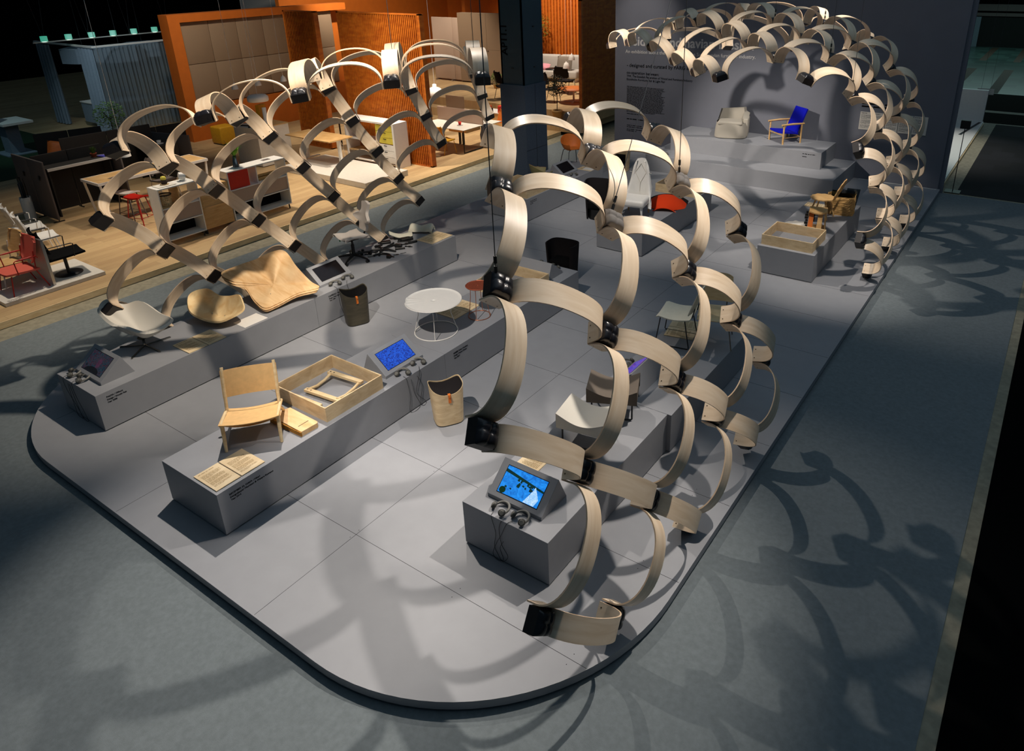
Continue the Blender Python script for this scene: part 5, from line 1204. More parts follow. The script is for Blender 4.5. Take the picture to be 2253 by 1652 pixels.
m = MB(); m.box(-.17, .15, -.29, .29, .10, .90); m.build('case', M['oak'], t2); m = MB()
for i in range(34): m.box(.15, .158, -.27, .27, .12 + .0225 * i, .12 + .0225 * i + .0195)
m.build('tambour_front', M['oak'], t2); m = MB(); m.box(.158, .17, -.27, .27, .50, .52); m.build('pull_rail', M['oak'], t2)
m = MB(); m.box(-.14, .12, -.28, -.26, 0, .1); m.box(-.14, .12, .26, .28, 0, .1); m.build('foot', M['black'], t2)
t3, a, D = cabinet('white shelf unit with a red box and paper rolls, right end of row', 7.57, 8.85, 2)
m = MB(); m.box(-D, D, -.03, -.012, .70, 1.04); m.build('divider', M['white'], t3)
m = MB(); m.box(-D + .01, D - .02, -a + .02, -.19, .70, 1.035); m.build('red_drawer', M['red'], t3)
t = thing('wicker_basket', 'woven basket standing in the white shelf unit at the left', 'basket', (-13.42, 6.44, .7085)); m = MB()
for k in range(20):
    an = 2 * math.pi * k / 20; m.beam((.085 * math.cos(an), .085 * math.sin(an), 0), (.10 * math.cos(an), .10 * math.sin(an), .20), .012, .003, (math.cos(an), math.sin(an), 0))
for z_ in (.02, .055, .09, .125, .16): m.tube([((.086 + .07 * z_) * math.cos(an), (.086 + .07 * z_) * math.sin(an), z_) for an in [2 * math.pi * i / 24 for i in range(24)]], .006, 6, closed=True)
m.build('weave', M['maple'], t); m = MB(); m.tube([(.101 * math.cos(an), .101 * math.sin(an), .20) for an in [2 * math.pi * i / 24 for i in range(24)]], .012, 6, closed=True); m.build('brown_rim', M['stem'], t)
t = thing('cactus', 'round cactus in a brown glass on the left white shelf unit', 'plant', (-13.45, 6.50, 1.073)); m = MB(); m.lathe([(.035, 0), (.05, .02), (.05, .08), (.04, .085)], 20); m.build('glass_pot', M['stem'], t); m = MB(); m.lathe([(.0, .075), (.04, .085), (.05, .11), (.035, .145), (0, .155)], 20); m.build('cactus_body', M['palyellow'], t); m = MB(); m.lathe([(0, 0), (.07, 0), (.075, .008), (.0, .009)], 20); m.build('saucer', M['maple'], t)
m = MB(); m.box(-.12, .12, -.16, .16, 0, .012); tag(m.build('grey_slab', M['offwhite'], None, (-13.43, 6.48, 1.0605)), 'thin grey slab under the cactus on the white shelf unit', 'slab')
t = thing('table_lamp', 'white lamp with tilted cylinder shade on the white shelf unit', 'lamp', (-13.44, 6.83, 1.061)); m = MB(); m.lathe([(0, 0), (.06, 0), (.06, .012), (0, .014)], 24); m.build('lamp_foot', M['white'], t); m = MB(); m.tube([(-.02, -.05, .10), (.01, .05, .085)], .062, 20); m.build('lamp_shade', M['white'], t); m = MB(); m.cyl((0, .04, .01), (0, .03, .09), .008, 8); m.build('stem', M['white'], t)
t = thing('vase', 'metal cone vase with bright green grass and twigs on the right white shelf unit', 'vase', (-13.46, 7.92, 1.061)); m = MB(); m.lathe([(.065, 0), (.03, .22), (.025, .22), (.055, .01)], 28); m.build('cone_body', M['chrome'], t)
rr = random.Random(12); m = MB()
for i in range(260):
    an = rr.uniform(0, 6.283); R_ = rr.uniform(.02, .19); hh = rr.uniform(.10, .27); p0 = Vector((0, 0, .21)); p1 = Vector((R_ * .6 * math.cos(an), R_ * .6 * math.sin(an), .21 + hh * .75)); p2 = Vector((R_ * math.cos(an), R_ * math.sin(an), .21 + hh)); sd = Vector((-math.sin(an), math.cos(an), 0)) * .006
    m.add([p0 - sd, p0 + sd, p1 + sd, p1 - sd, p2], [(0, 1, 2, 3), (3, 2, 4)], False)
m.build('grass_blades', M['leaf_bright'], t)
m = MB()
for i in range(6): an = i * 1.1; m.tube([(0, 0, .2), (.09 * math.cos(an), .09 * math.sin(an), .38), (.2 * math.cos(an), .2 * math.sin(an), .50)], .0028, 5)
m.build('twigs', M['stem'], t)
m = MB(); m.box(-.05, .05, -.08, .08, 0, .004); tag(m.build('card', M['screen_grey'], None, (-13.44, 8.55, 1.0605)), 'small grey printed card on the right white shelf unit', 'card')
for i, (dx, dz) in enumerate(((-.05, .03), (.03, .03), (-.01, .085))):
    m = MB(); m.cyl((dx, -.25, dz), (dx, .2, dz), .03, 14); tag(m.build('paper_roll', M['kraft'], None, (-13.42, 8.48, .6985)), 'brown paper roll of the bundle in the right white shelf unit', 'paper roll', 'paper rolls in the shelf')
# counter, raised platform and desk
t = thing('counter', 'pale grey counter in front of the orange framed wall', 'counter', (-17.05, 10.85, 0))
m = MB(); m.box(-.50, .45, -.35, .55, .02, .95); m.build('case', M['offwhite'], t); m = MB(); m.box(-.46, .46, .05, .56, .9505, .97); m.build('oak_top', M['oak'], t); m = MB(); m.box(-.45, .4, -.3, .5, 0.001, .02); m.build('foot', M['black'], t)
m = MB(); m.lathe([(.05, 0), (.05, .40), (.045, .40), (.045, .01)], 20); tag(m.build('white_tube', M['white'], None, (-16.90, 11.0, .9705)), 'white tube standing on the oak end of the grey counter', 'tube')
m = MB(); m.box(-.05, .05, -.12, .12, 0, .45); tag(m.build('yellow_board', M['yellow'], None, (-17.12, 11.05, .9705), (0, 0, .3)), 'yellow board standing behind the white tube', 'board')
for i, (x_, y_, r_) in enumerate(((-17.2, 10.62, .3), (-17.0, 10.68, 1.9))): m = MB(); m.box(-.16, .16, -.02, .02, 0, .025); tag(m.build('black_handle', M['black'], None, (x_, y_, .9505), (0, 0, r_)), 'black handle sample lying on the grey counter', 'handle', 'handles on the counter')
m = MB(); m.box(-.04, .04, -.12, .12, 0, .05); tag(m.build('black_box', M['black'], None, (-16.66, 10.72, .9505)), 'black slim box at the right edge of the grey counter', 'box')
t = thing('cube_stool', 'mustard cloth block on the floor in front of the orange framed wall', 'stool', (-19.9, 11.6, 0)); m = MB(); m.rbox(-.25, .25, -.25, .25, .03, .5, .04, 3); m.build('cushion', M['yellow'], t); m = MB(); m.box(-.22, .22, -.22, .22, 0, .04); m.build('foot', M['black'], t)
m = MB(); m.box(-15.9, -12.95, 10.55, 11.85, .0015, .13); tag(m.build('display_base', M['offwhite'], bevel=.003), 'low white platform under the height adjustable desk', 'base')
t = thing('height_desk', 'height adjustable desk with an oak top and white columns', 'desk', (-15.35, 11.41, .13))
m = MB(); m.box(-.95, .70, -.36, .36, .60, .625); m.build('desk_top', M['oak'], t)
for x_ in (-.65, .60):
    m = MB(); m.box(x_ - .035, x_ + .035, -.03, .03, .02, .58); m.box(x_ - .03, x_ + .03, -.28, .28, .575, .60); m.build('column', M['white'], t); m = MB(); m.box(x_ - .04, x_ + .04, -.33, .33, 0, .02); m.build('foot', M['white'], t)
m = MB(); m.box(-.6, .58, -.03, .03, .56, .59); m.build('cross_bar', M['white'], t); m = MB(); m.tube([(.5, .1, .58), (.58, .12, .45), (.62, .12, .2), (.6, .1, .03)], .004, 5); m.build('cord', M['white'], t)
t = thing('drawer_unit', 'white open cabinet with yellow and grey drawers before the big slat screen', 'cabinet', (-14.55, 12.32, 0))
m = MB(); m.box(-.80, -.76, -.2, .2, 0, 1.06); m.box(.96, 1.02, -.25, .2, 0, 1.06); m.box(-.8, 1.02, -.25, .2, 1.06, 1.10); m.box(.35, .37, -.2, .2, .1, 1.06); m.box(-.76, .96, -.2, .2, .06, .09); m.box(-.76, .35, -.2, .2, .58, .60); m.build('carcass', M['white'], t)
for i in range(3): m = MB(); m.box(.38, .95, -.235, -.21, .60 + .15 * i, .742 + .15 * i); dr = m.build('yellow_drawer', M['palyellow'], t); m = MB(); m.box(.62, .72, -.242, -.235, .70 + .15 * i, .716 + .15 * i); m.build('grip', M['black'], dr)
for i in range(3): m = MB(); m.box(.38, .95, -.235, -.21, .12 + .155 * i, .267 + .155 * i); dr = m.build('grey_drawer', M['white'], t); m = MB(); m.box(.62, .72, -.242, -.235, .225 + .155 * i, .241 + .155 * i); m.build('grip', M['black'], dr)
m = MB(); m.box(-.74, .33, -.18, .18, .28, .30); m.build('oak_shelf', M['oak'], t)
m = MB(); m.box(-16.6, -15.75, 13.05, 13.6, .72, .76); t = thing('side_table', 'white topped table with black frame between the two slat screens', 'table', (-16.2, 13.3, 0)); m = MB(); m.box(-.5, .4, -.3, .3, .72, .745); m.build('table_top', M['white'], t)
for sx in (-.47, .37):
    for sy in (-.27, .27): m = MB(); m.beam((sx, sy, 0), (sx, sy, .72), .03, .03); m.build('leg', M['black'], t)
m = MB(); m.box(-.48, .38, -.28, .28, .66, .70); m.build('apron', M['black'], t)
# work tables at the right end of the stand
t = thing('work_table', 'pale work table with a pinkish felt divider and black trestle frame', 'table', (-13.9, 14.55, 0))
m = MB(); m.box(-.85, .78, -.48, .30, .60, .615); m.build('table_top', M['offwhite'], t); m = MB(); m.box(.30, .90, .34, .95, .60, .615); m.build('side_top', M['offwhite'], t)
m = MB(); m.rbox(-.85, .78, .30, .34, .60, .98, .018, 3); m.build('felt_divider', M['beigepad2'], t); m = MB(); m.box(-.5, .15, .315, .33, .98, 1.30); m.build('felt_flap', M['beigepad'], t)
for x_ in (.74,):
    m = MB(); m.tube([(x_, -.45, .59), (x_, -.45, .01), (x_, .28, .01), (x_, .28, .59)], .02, 4); m.build('frame_leg', M['blackmetal'], t)
m = MB(); m.box(-.10, -.06, .28, .34, 0, .6); m.box(.02, .06, .28, .34, 0, .6); m.build('frame_leg', M['blackmetal'], t); m = MB(); m.box(.76, .86, .30, .62, .02, .6); m.build('cable_tower', M['blackmetal'], t); m = MB(); m.box(.1, .72, -.30, .25, .50, .595); m.build('drawer', M['oak'], t)
stand_chair('side_chair', 'mustard yellow chair on thin yellow legs at the work table', (-13.62, 13.9, 0), math.radians(170), M['yellow'], M['yellow'], .36, False, .2, .18, bh=.28)
stand_chair('side_chair', 'orange office chair turned towards the work table', (-13.25, 15.55, 0), math.radians(-20), M['orange_shell'], M['blackmetal'], .38, False, .24, .22, 'disc')
t = thing('sideboard', 'oak sideboard with white top below the terrace steps', 'sideboard', (-13.75, 16.6, 0)); m = MB(); m.box(-.75, .6, -.22, .25, .08, .58); m.build('case', M['oak'], t); m = MB(); m.box(-.77, .62, -.24, .26, .58, .60); m.build('white_top', M['white'], t)
for z_ in (.2, .32, .44): m = MB(); m.box(.25, .40, -.226, -.22, z_, z_ + .03); m.build('grip', M['black'], t)
for sx in (-.7, .55): m = MB(); m.box(sx - .02, sx + .02, -.2, .22, 0, .08); m.build('foot', M['black'], t)
t = thing('coffee_pot', 'red enamel pot on the white topped sideboard', 'pot', (-13.83, 16.48, .6005)); m = MB(); m.lathe([(.08, 0), (.075, .17), (.08, .175), (.05, .2), (0, .21)], 24); m.build('pot_body', M['red'], t); m = MB(); m.tube([(0, .075, .05), (0, .12, .09), (0, .115, .14), (0, .07, .15)], .008, 6); m.build('handle', M['red'], t); m = MB(); m.lathe([(0, .2), (.012, .21), (.012, .225), (0, .23)], 10); m.build('lid_knob', M['palyellow'], t)
t = thing('red_cup', 'red cup on a white saucer on the work table', 'cup', (-13.62, 14.5, .6155)); m = MB(); m.lathe([(.0, 0), (.07, .0), (.08, .012), (.0, .013)], 20); m.build('saucer', M['white'], t); m = MB(); m.lathe([(.03, .013), (.045, .1), (.04, .1), (.028, .02)], 16); m.build('cup', M['red'], t)
t = thing('stacked_books', 'stacked brown boxes at the end of the felt divider', 'box', (-14.2, 16.3, .6005)); m = MB(); m.box(-.15, .15, -.12, .12, 0, .12); m.build('lower_box', M['stem'], t); m = MB(); m.box(-.13, .13, -.1, .1, .12, .2); m.build('upper_box', M['terracotta'], t)
# ---- terrace
def terr(z=.5): return z
t = thing('acoustic_screen', 'tall pinkish felt screen with a fold on the terrace', 'screen', (-20.4, 20.8, .5))
m = MB(); m.rbox(0, 1.0, -.03, .03, .06, 2.25, .015, 2); m.build('lit_leaf', M['beigepad2'], t); m = MB(); m.rbox(1.02, 1.3, -.05, .01, .06, 2.25, .015, 2); m.build('fold_leaf', M['beigepad2'], t)
for x_ in (.1, .9): m = MB(); m.box(x_, x_ + .03, -.15, .15, 0, .06); m.build('foot', M['steel_light'], t)
t = thing('cabinet_wall', 'wall of beige felt covered cabinet doors on the terrace', 'cabinet', (-19.1, 20.75, .5)); 
for i in range(4): m = MB(); m.box(i * .66, i * .66 + .652, 0, .3, .05, 1.2); m.build('door', M['beigepad'], t); m = MB(); m.box(i * .66, i * .66 + .652, 0, .3, 1.205, 2.42); m.build('upper_door', M['beigepad'], t)
m = MB(); m.box(0.02, 2.6, .02, .28, 0, .05); m.build('plinth_foot', M['stem'], t)
for x_ in (1.28, 1.36, 1.94, 2.02): m = MB(); m.cyl((x_, -.012, 1.16), (x_, 0, 1.16), .02, 8); m.build('knob', M['black'], t)
stand_chair('side_chair', 'black chair on the terrace nearer to the teal column, facing the table', (-15.45, 18.75, .5), math.radians(155), M['blackmatte'], M['blackmetal'], .42, False, .24, .22)
stand_chair('side_chair', 'black chair on the terrace behind the nearer black chair', (-15.75, 19.9, .5), math.radians(10), M['blackmatte'], M['blackmetal'], .44, False, .26, .22)
stand_chair('side_chair', 'dark grey chair on the terrace to the left of the potted tree', (-13.85, 19.05, .5), math.radians(100), M['felt_dark'], M['blackmetal'], .40, False, .23, .22)
stand_chair('side_chair', 'dark chair behind the potted tree on the terrace', (-14.35, 20.6, .5), math.radians(180), M['felt_dark'], M['blackmetal'], .42, False, .27, .22)
t = thing('coffee_table', 'round orange topped table on a pale cross foot on the terrace', 'table', (-13.2, 19.35, .5)); m = MB(); m.lathe([(0, .40), (.50, .40), (.50, .42), (0, .422)], 40); m.build('table_top', M['orange_shell'], t); m = MB(); m.lathe([(.03, .02), (.03, .4)], 12); m.build('column', M['offwhite'], t)
for i in range(4): an = i * math.pi / 2 + .4; m = MB(); m.beam((0, 0, .02), (.3 * math.cos(an), .3 * math.sin(an), .012), .04, .024); m.build('foot', M['offwhite'], t)
t = thing('pole_table', 'small black pole table in front of the pale sofa', 'table', (-15.15, 21.1, .5)); m = MB(); m.lathe([(0, .66), (.30, .66), (.30, .68), (0, .68)], 30); m.build('table_top', M['blackmetal'], t); m = MB(); m.cyl((0, 0, .02), (0, 0, .66), .03, 10); m.build('pole', M['blackmetal'], t); m = MB(); m.lathe([(0, 0), (.25, 0), (.25, .02), (0, .025)], 30); m.build('foot_disc', M['orange_shell'], t)
t = thing('sofa', 'long pale grey sofa along the lit slat screen', 'sofa', (-16.6, 22.6, .5), math.radians(12)); m = MB(); m.rbox(-1.3, 1.4, -.45, .45, .12, .40, .06, 3); m.build('seat_base', M['sofa'], t)
for i in range(3): m = MB(); m.rbox(-1.3 + i * .9, -.42 + i * .9, .22, .50, .36, .88, .07, 3); m.build('back_cushion', M['sofa'], t)
for x_ in (-1.2, 1.3): m = MB(); m.box(x_ - .02, x_ + .02, -.4, .4, 0, .12); m.build('foot', M['white'], t)
def cushion(label, loc, rot, sx, sy, mt):
    m = MB(); m.pillow(sx, sy, .18); o = tag(m.build('sofa_cushion', mt, None, loc, rot), label, 'cushion')
cushion('big brown grey cushion at the right end of the pale sofa', (-15.72, 22.58, 1.12), (1.25, 0, .2), .62, .58, M['wool_grey'])
cushion('pink striped cushion on the pale sofa', (-16.55, 22.35, 1.0), (.7, 0, .2), .62, .3, fabric('pink_stripe', '#c98a96', .25, scale=12))
cushion('green cushion at the left end of the pale sofa', (-17.0, 22.0, 1.08), (1.1, .3, .5), .5, .5, M['leaf'])
potted('potted_tree', 'small dark leaved tree in a sand coloured pot on the wooden step', (-12.75, 17.78, .251), M['sand'], .15, .30, M['leaf_dark'], 'tree', 650, trunk=.55, crown=(1.0, .30, .33), seed=3)
potted('potted_tree', 'bushy green plant before the orange wall behind the pale sofa', (-17.6, 23.6, .5), M['sand'], .2, .3, M['leaf'], 'tree', 800, trunk=.9, crown=(1.75, .48, .55), seed=5)
potted('potted_plant', 'small green plant at the foot of the beige cabinet wall', (-17.0, 20.2, .5), M['sand'], .10, .15, M['leaf'], 'tree', 160, trunk=.05, crown=(.36, .22, .22), seed=6)
potted('leafy_shrub', 'dark leafy shrub in the shade before the long curtain', (-23.0, 10.1, 0), M['screen_dark'], .2, .3, M['leaf'], 'tree', 900, trunk=.4, crown=(.75, .42, .42), seed=7)
t = thing('shelf_frame', 'oak stool with a small green plant behind the dark chair on the terrace', 'stool', (-14.2, 22.6, .5)); m = MB(); m.box(-.2, .2, -.2, .2, .55, .58); m.build('seat', M['orange_shell'], t)
for sx in (-.17, .17):
    for sy in (-.17, .17): m = MB(); m.beam((sx, sy, 0), (sx, sy, .55), .03, .03); m.build('leg', M['orange_shell'], t)
potted('potted_plant', 'tiny plant in a white cup on the oak stool by the lit slats', (-14.2, 22.6, 1.081), M['white'], .07, .1, M['leaf'], 'tree', 120, trunk=.04, crown=(.2, .13, .12), seed=8)
# ---- hanging lamps
def bell(label, loc, top=5.5, s=1.0):
    t = thing('pendant_lamp', label, 'lamp', loc, 0, 'white pendant lamps'); m = MB(); m.lathe([(.07 * s, 0), (.062 * s, .05 * s), (.045 * s, .10 * s), (.012 * s, .125 * s), (.010 * s, .14 * s)], 24); m.build('shade', M['white'], t)
    m = MB(); m.cyl((0, 0, .13 * s), (0, 0, top - loc[2]), .004, 6); m.build('cord', M['white'], t)
bell('small white bell lamp hanging leftmost before the beige felt panels', (-17.0, 10.40, 1.90), s=1.1); bell('small white bell lamp hanging in the middle before the beige felt panels', (-17.0, 11.03, 1.9), s=1.1); bell('small white bell lamp hanging rightmost before the beige felt panels', (-17.0, 11.76, 1.9), s=1.1)
bell('white bell lamp high in front of the lit slat screen', (-14.0, 20.47, 1.6), s=1.5); bell('white bell lamp low behind the dark terrace chair', (-14.1, 20.3, 1.35), s=1.6)
t = thing('pendant_lamp', 'flat white drum lamp hanging over the grey counter', 'lamp', (-17.0, 10.95, 1.53), 0, 'white pendant lamps'); m = MB(); m.lathe([(.24, 0), (.25, .03), (.25, .10), (.20, .15), (.02, .16)], 36); m.build('shade', M['white'], t); m = MB(); m.cyl((0, 0, .15), (0, 0, 4), .004, 6); m.build('cord', M['white'], t)
t = thing('pendant_lamp', 'wide white dome lamp hanging beyond the big slat screen', 'lamp', (-15.4, 15.5, 1.12), 0, 'white pendant lamps'); m = MB(); m.lathe([(.24, 0), (.245, .04), (.235, .10), (.16, .19), (.06, .235), (.06, .30), (.03, .31)], 36); m.build('shade', M['white'], t); m = MB(); m.cyl((0, 0, .3), (0, 0, 4.4), .006, 6); m.build('cord', M['white'], t)
t = thing('pendant_lamp', 'white lamp half hidden behind the front left node of the left canopy', 'lamp', (-15.2, 6.75, 1.30), 0, 'white pendant lamps'); m = MB(); m.lathe([(.11, 0), (.10, .07), (.05, .12), (.012, .14)], 28); m.build('shade', M['white'], t); m = MB(); m.cyl((0, 0, .13), (0, 0, 5), .004, 6); m.build('cord', M['white'], t)
t = thing('white_shelf', 'tall brightly lit white shelf seen between the two slat screens', 'shelf', (-25.2, 20.1, 0)); m = MB(); m.box(-.55, .5, .3, .32, 0, 2.5); m.box(-.55, -.5, 0, .3, 0, 2.5); m.box(.46, .5, 0, .3, 0, 2.5); m.build('carcass', M['white'], t)
for z_ in (.05, .45, .85, 1.15, 1.42, 1.72, 2.45): m = MB(); m.box(-.5, .46, 0, .3, z_, z_ + .03); m.build('shelf_board', M['white'], t)
for z_, h_ in ((1.78, .6), (.5, .33), (.1, .33)): m = MB(); m.box(-.4, .45, -.01, .0, z_, z_ + h_); m.build('door', M['white'], t)
m = MB(); m.tube([(.1 * math.cos(a), 0, .06 + .05 * math.sin(2 * a)) for a in [2 * math.pi * i / 20 for i in range(20)]], .012, 6, closed=True); tag(m.build('black_ribbon', M['black'], None, (-25.1, 20.2, 1.455)), 'looped black ornament on the tall white shelf', 'ornament')
m = MB(); m.lathe([(.05, 0), (.05, .2), (.02, .22), (.02, .26)], 14); tag(m.build('dark_bottle', M['black'], None, (-25.5, 20.2, 1.181)), 'dark bottle on the tall white shelf', 'bottle')
# framed drawing on the orange wall
m = MB(); m.box(-.75, .75, -.02, 0, 0, 1.0); pb = m.build('framed_print', M['black'], None, (-19.9, 20.9, .95)); tag(pb, 'black framed prints on the orange wall beside the pinkish felt screen', 'picture'); pb.location = (-20.95, 25.59, 1.3)
for x_ in (-.65, -.2, .25): m = MB(); m.box(x_, x_ + .38, -.024, -.02, .1, .9); m.build('print_sheet', M['offwhite'], pb)
# ---- curtained booth in the dark at the far left
def drape(label, p, q, h, amp=.05, n=26, mt='sheer'):
    p = Vector(p); q = Vector(q); d = q - p; L = d.length; rz = math.atan2(d.y, d.x); t = thing('curtain', label, 'curtain', p, rz)
    m = MB(); N = n * 8; m.grid(lambda u, v: (u * L, amp * math.sin(u * n * 2 * math.pi) * (1 - .4 * v) + amp * .4 * math.sin(u * n * 3.1), .03 + (h - .03) * v), N, 4); m.build('cloth', M[mt], t); return t
drape('long sheer grey curtain hanging along the front of the dark booth', (-24.0, 10.57, 0), (-24.0, 14.2, 0), 2.47, .05, 30, 'voile')
drape('gathered grey curtain at the corner of the dark booth', (-24.95, 10.57, 0), (-24.05, 10.57, 0), 2.47, .07, 9)
drape('gathered grey curtain at the far left corner of the dark booth', (-27.6, 10.55, 0), (-26.75, 10.55, 0), 2.47, .07, 9)
t = thing('curtain_rail', 'pale rail frame carrying the curtains of the dark booth', 'rail', (-24, 10.57, 2.5)); m = MB(); m.box(-3.7, .03, -.03, .03, 0, .05); m.box(-.03, .03, .03, 3.8, 0, .05); m.build('rail', M['offwhite'], t)
for i, y_ in enumerate((9.8, 10.45, 11.09, 11.71, 12.34, 12.99)):
    pass
t = thing('lamp_rail', 'thin rail carrying the green glowing spot lamps over the curtains', 'rail', (-25.0, 9.5, 2.68)); m = MB(); m.box(-.015, .015, 0, 4.2, 0, .03); m.build('rail', M['offwhite'], t)
for k in range(4): m = MB(); m.cyl((0, .3 + k * 1.2, .03), (.25, .3 + k * 1.2 - .5, 3.2), .004, 5); m.cyl((0, .3 + k * 1.2, .03), (-.2, .3 + k * 1.2 + .5, 3.2), .004, 5); m.build('wire', M['cable'], t)
GREEN = bpy.data.materials.new('green_lamp_light'); GREEN.use_nodes = True; GREEN.node_tree.nodes['Principled BSDF'].inputs['Emission Color'].default_value = (.02, .30, .18, 1); GREEN.node_tree.nodes['Principled BSDF'].inputs['Emission Strength'].default_value = .9
LENS = bpy.data.materials.new('lamp_lens'); LENS.use_nodes = True; LENS.node_tree.nodes['Principled BSDF'].inputs['Emission Color'].default_value = (.7, .9, .85, 1); LENS.node_tree.nodes['Principled BSDF'].inputs['Emission Strength'].default_value = 2.5
ordn = ['first', 'second', 'third', 'fourth', 'fifth', 'sixth']
for i, y_ in enumerate((9.8, 10.45, 11.09, 11.71, 12.34, 12.99)):
    t = thing('spot_lamp', 'green glowing spot lamp, %s from the left over the curtains' % ordn[i], 'lamp', (-25.0, y_, 2.715), 0, 'green spot lamps over the curtains'); m = MB(); m.lathe([(.09, 0), (.09, .14), (0, .145)], 16); m.build('can', GREEN, t); m = MB(); m.lathe([(.0, -.004), (.07, -.003)], 16); m.build('lens', LENS, t)
for i, (x_, y_) in enumerate(((-25.35, 10.9), (-24.6, 11.6), (-25.2, 12.6))):
    t = thing('fabric_lamp', 'pale fabric drum lampshade hanging inside the dark booth, %s from the left' % ordn[i], 'lamp', (x_, y_, 2.0), .3, 'fabric lampshades in the dark booth'); m = MB(); m.prism([(.62 * math.cos(a), .62 * math.sin(a)) for a in [math.pi / 3 * k for k in range(6)]], 0, .42); m.build('shade', M['sheer'], t); m = MB(); m.cyl((0, 0, .42), (0, 0, 3), .005, 5); m.build('cord', M['cable'], t)
t = thing('low_cabinet', 'pale cabinet standing between the curtains of the dark booth', 'cabinet', (-25.2, 11.0, 0)); m = MB(); m.box(-.9, .25, -.25, .25, .15, .75); m.build('case', M['sheer'], t); m = MB(); m.box(-.92, .27, -.27, .27, .75, .78); m.build('top', M['offwhite'], t)
for x_ in (-.8, .15): m = MB(); m.cyl((x_, 0, 0), (x_, 0, .15), .02, 8); m.build('leg', M['steel_light'], t)
for i, (x_, y_, r_, z_) in enumerate(((-26.3, 12.2, .45, .9), (-25.6, 11.9, .7, .72), (-25.4, 13.2, .6, .75))):
    t = thing('booth_table', 'pale round table inside the dark booth, %s from the left' % ordn[i], 'table', (x_, y_, 0), 0, 'tables in the dark booth'); m = MB(); m.lathe([(0, z_), (r_, z_), (r_, z_ + .025), (0, z_ + .025)], 28); m.build('table_top', M['sheer'], t); m = MB(); m.lathe([(.25, 0), (.04, .03), (.04, z_)], 16); m.build('stand', M['sheer'], t)
t = thing('display_pedestal', 'white pedestal with a raised slab on dark green carpet at the far left', 'pedestal', (-24.0, 7.95, 0)); m = MB(); m.box(-.45, .45, -.35, .35, .002, .03); m.build('foot_plate', M['sheer'], t); m = MB(); m.box(-.25, .2, -.16, .16, .03, .82); m.build('shaft', M['sheer'], t); m = MB(); m.box(-.5, .55, -.3, .42, .82, .88); m.build('tray', M['offwhite'], t); m = MB(); m.box(-.3, .2, -.3, -.24, .88, 1.55); m.build('upright_board', M['sheer'], t)
m = MB(); m.box(-40, -21, -2, 9.3, .0005, .004); tag(m.build('carpet', M['grass']), 'dark green carpet in the shade at the far left', 'carpet')
spot((-22, 6, 5), (-24.2, 8.6, .6), 160, 60, .9, (.6, .9, 1)); spot((-21.5, 9.0, 5), (-24.0, 11.6, 1.2), 380, 60, .9, (.75, .9, 1))
t = thing('cup', 'white cup and saucer on the dark shelf behind the front left canopy node', 'cup', (-17.9, 8.78, .803)); m = MB(); m.lathe([(0, 0), (.09, 0), (.10, .012), (0, .014)], 20); m.build('saucer', M['white'], t); m = MB(); m.lathe([(.035, .014), (.05, .08), (.045, .08), (.03, .02)], 16); m.build('cup_body', M['white'], t)
t = thing('dark_shelf', 'dark desk carrying the white cup', 'desk', (-18.0, 8.75, 0)); m = MB(); m.box(-.35, .35, -.35, .35, .78, .80); m.build('top', M['screen_dark'], t)
for sx in (-.32, .32): m = MB(); m.box(sx - .015, sx + .015, -.33, .33, 0, .78); m.build('leg', M['black'], t)
m = MB(); m.lathe([(.05, 0), (.08, .07), (.07, .07), (.045, .01)], 18); tag(m.build('orange_bowl', M['orange_shell'], None, (-18.15, 8.5, .8015)), 'small orange bowl left of the white cup', 'bowl')
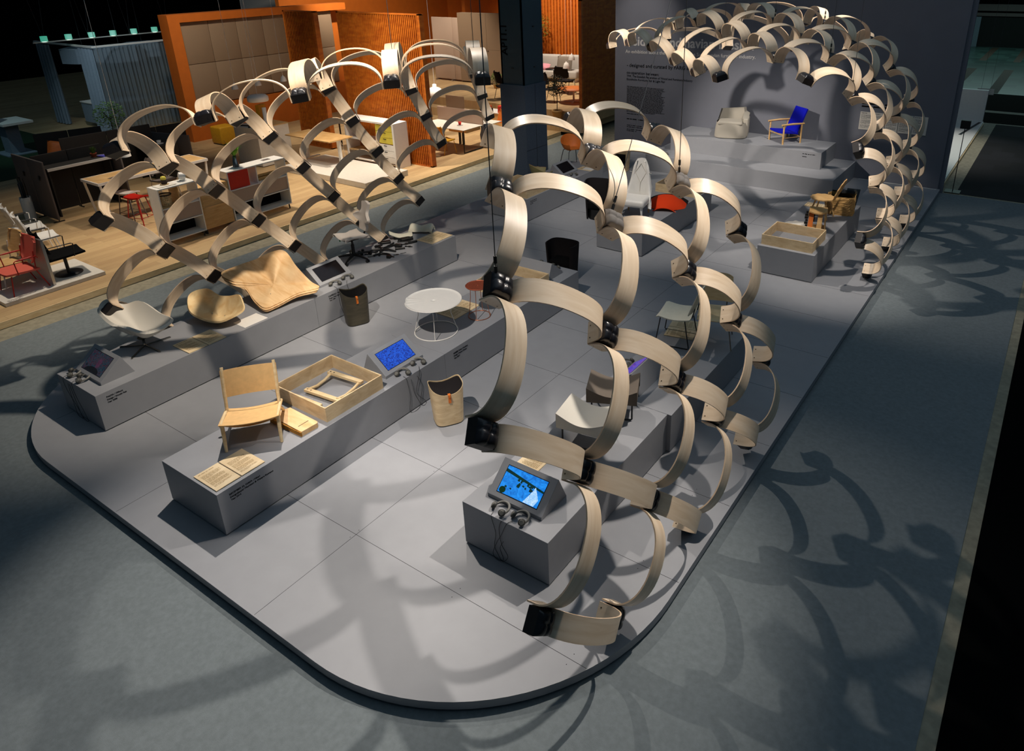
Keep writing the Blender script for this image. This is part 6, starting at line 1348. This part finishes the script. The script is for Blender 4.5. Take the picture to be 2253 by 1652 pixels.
# ---- right of the grey wall
m = MB(); m.box(-3.6, -2.27, 17.3, 24.75, -.1, 0); tag(m.build('stage_base', M['white'], bevel=.004), 'white lit platform with pale wood side beyond the grey wall', 'platform')
m = MB(); m.box(-2.268, -2.25, 17.28, 24.74, -.1, -.035); tag(m.build('base_board', M['lightwood']), 'pale wood board along the foot of the white lit platform', 'board')
m = MB(); m.box(-3.6, -2.3, 24.75, 24.9, -.1, .9); tag(m.build('low_wall', M['white']), 'low white wall at the end of the lit platform', 'wall')
m = MB(); m.beam((-2.62, 22.6, .004), (-2.35, 24.6, .004), .07, .006); tag(m.build('black_strip', M['black']), 'black strip lying on the white lit platform', 'strip')
spot((-2.8, 21.5, 5), (-2.7, 21.0, 0), 500, 60, .9, (1, .98, .9))
t = thing('speaker_post', 'thin black post with a small black box on a flat foot plate', 'post', (-2.03, 17.18, -.0965)); m = MB(); m.box(-.15, .15, -.13, .13, 0, .012); m.build('foot_plate', M['black'], t); m = MB(); m.cyl((0, 0, .01), (-.0, 0, 1.37), .008, 8); m.build('post', M['blackmetal'], t); m = MB(); m.box(-.09, .09, -.04, .04, 1.36, 1.53); m.build('box', M['black'], t)
t = thing('floor_cable', 'thin white cable running along the foot of the grey wall', 'cable', (-3.9, 16.82, 0)); m = MB(); m.tube(spline([(0, 0, .006), (.3, .0, .006), (.6, -.02, .006), (1.0, -.01, .006), (1.35, -.02, .006), (1.60, -.03, .006)], 40, False), .005, 6); m.build('cord', M['white'], t)
t = thing('stand_sign', 'small white sign card hanging above the aisle', 'sign', (-2.62, 25.0, .75)); m = MB(); m.box(0, .44, -.01, 0, 0, .17); m.build('card', M['offwhite'], t); m = MB(); m.cyl((.1, 0, .17), (.1, 0, 4), .003, 5); m.cyl((.34, 0, .17), (.34, 0, 4), .003, 5); m.build('thread', M['cable'], t)
fit_text('A23:10', 'lettering', M['ink'], t, (.04, -.011, .04), X, Z, .21, .02)
m = MB(); m.box(-9, 6, 46.0, 46.2, -.1, 1.42); struct(m.build('wall_far', M['darkfloor']))
m = MB(); m.box(-9, 6, 45.95, 46.05, 1.46, 1.62); m.box(-9, 6, 45.95, 46.05, 1.72, 2.05); struct(m.build('trim_2', M['screen_grey'])); m = MB(); m.box(-9, 6, 46.06, 46.3, 1.42, 4); struct(m.build('wall_far_upper', M['darkwall']))
m = MB(); m.box(-5.6, -4.9, 45.88, 45.94, -.09, 1.42); tag(m.build('grey_door', M['sheer']), 'pale grey door leaf at the end of the aisle', 'door')
area((-3, 40, 5), (-3, 38, 0), 160, 6, 10, (.6, .95, .9))
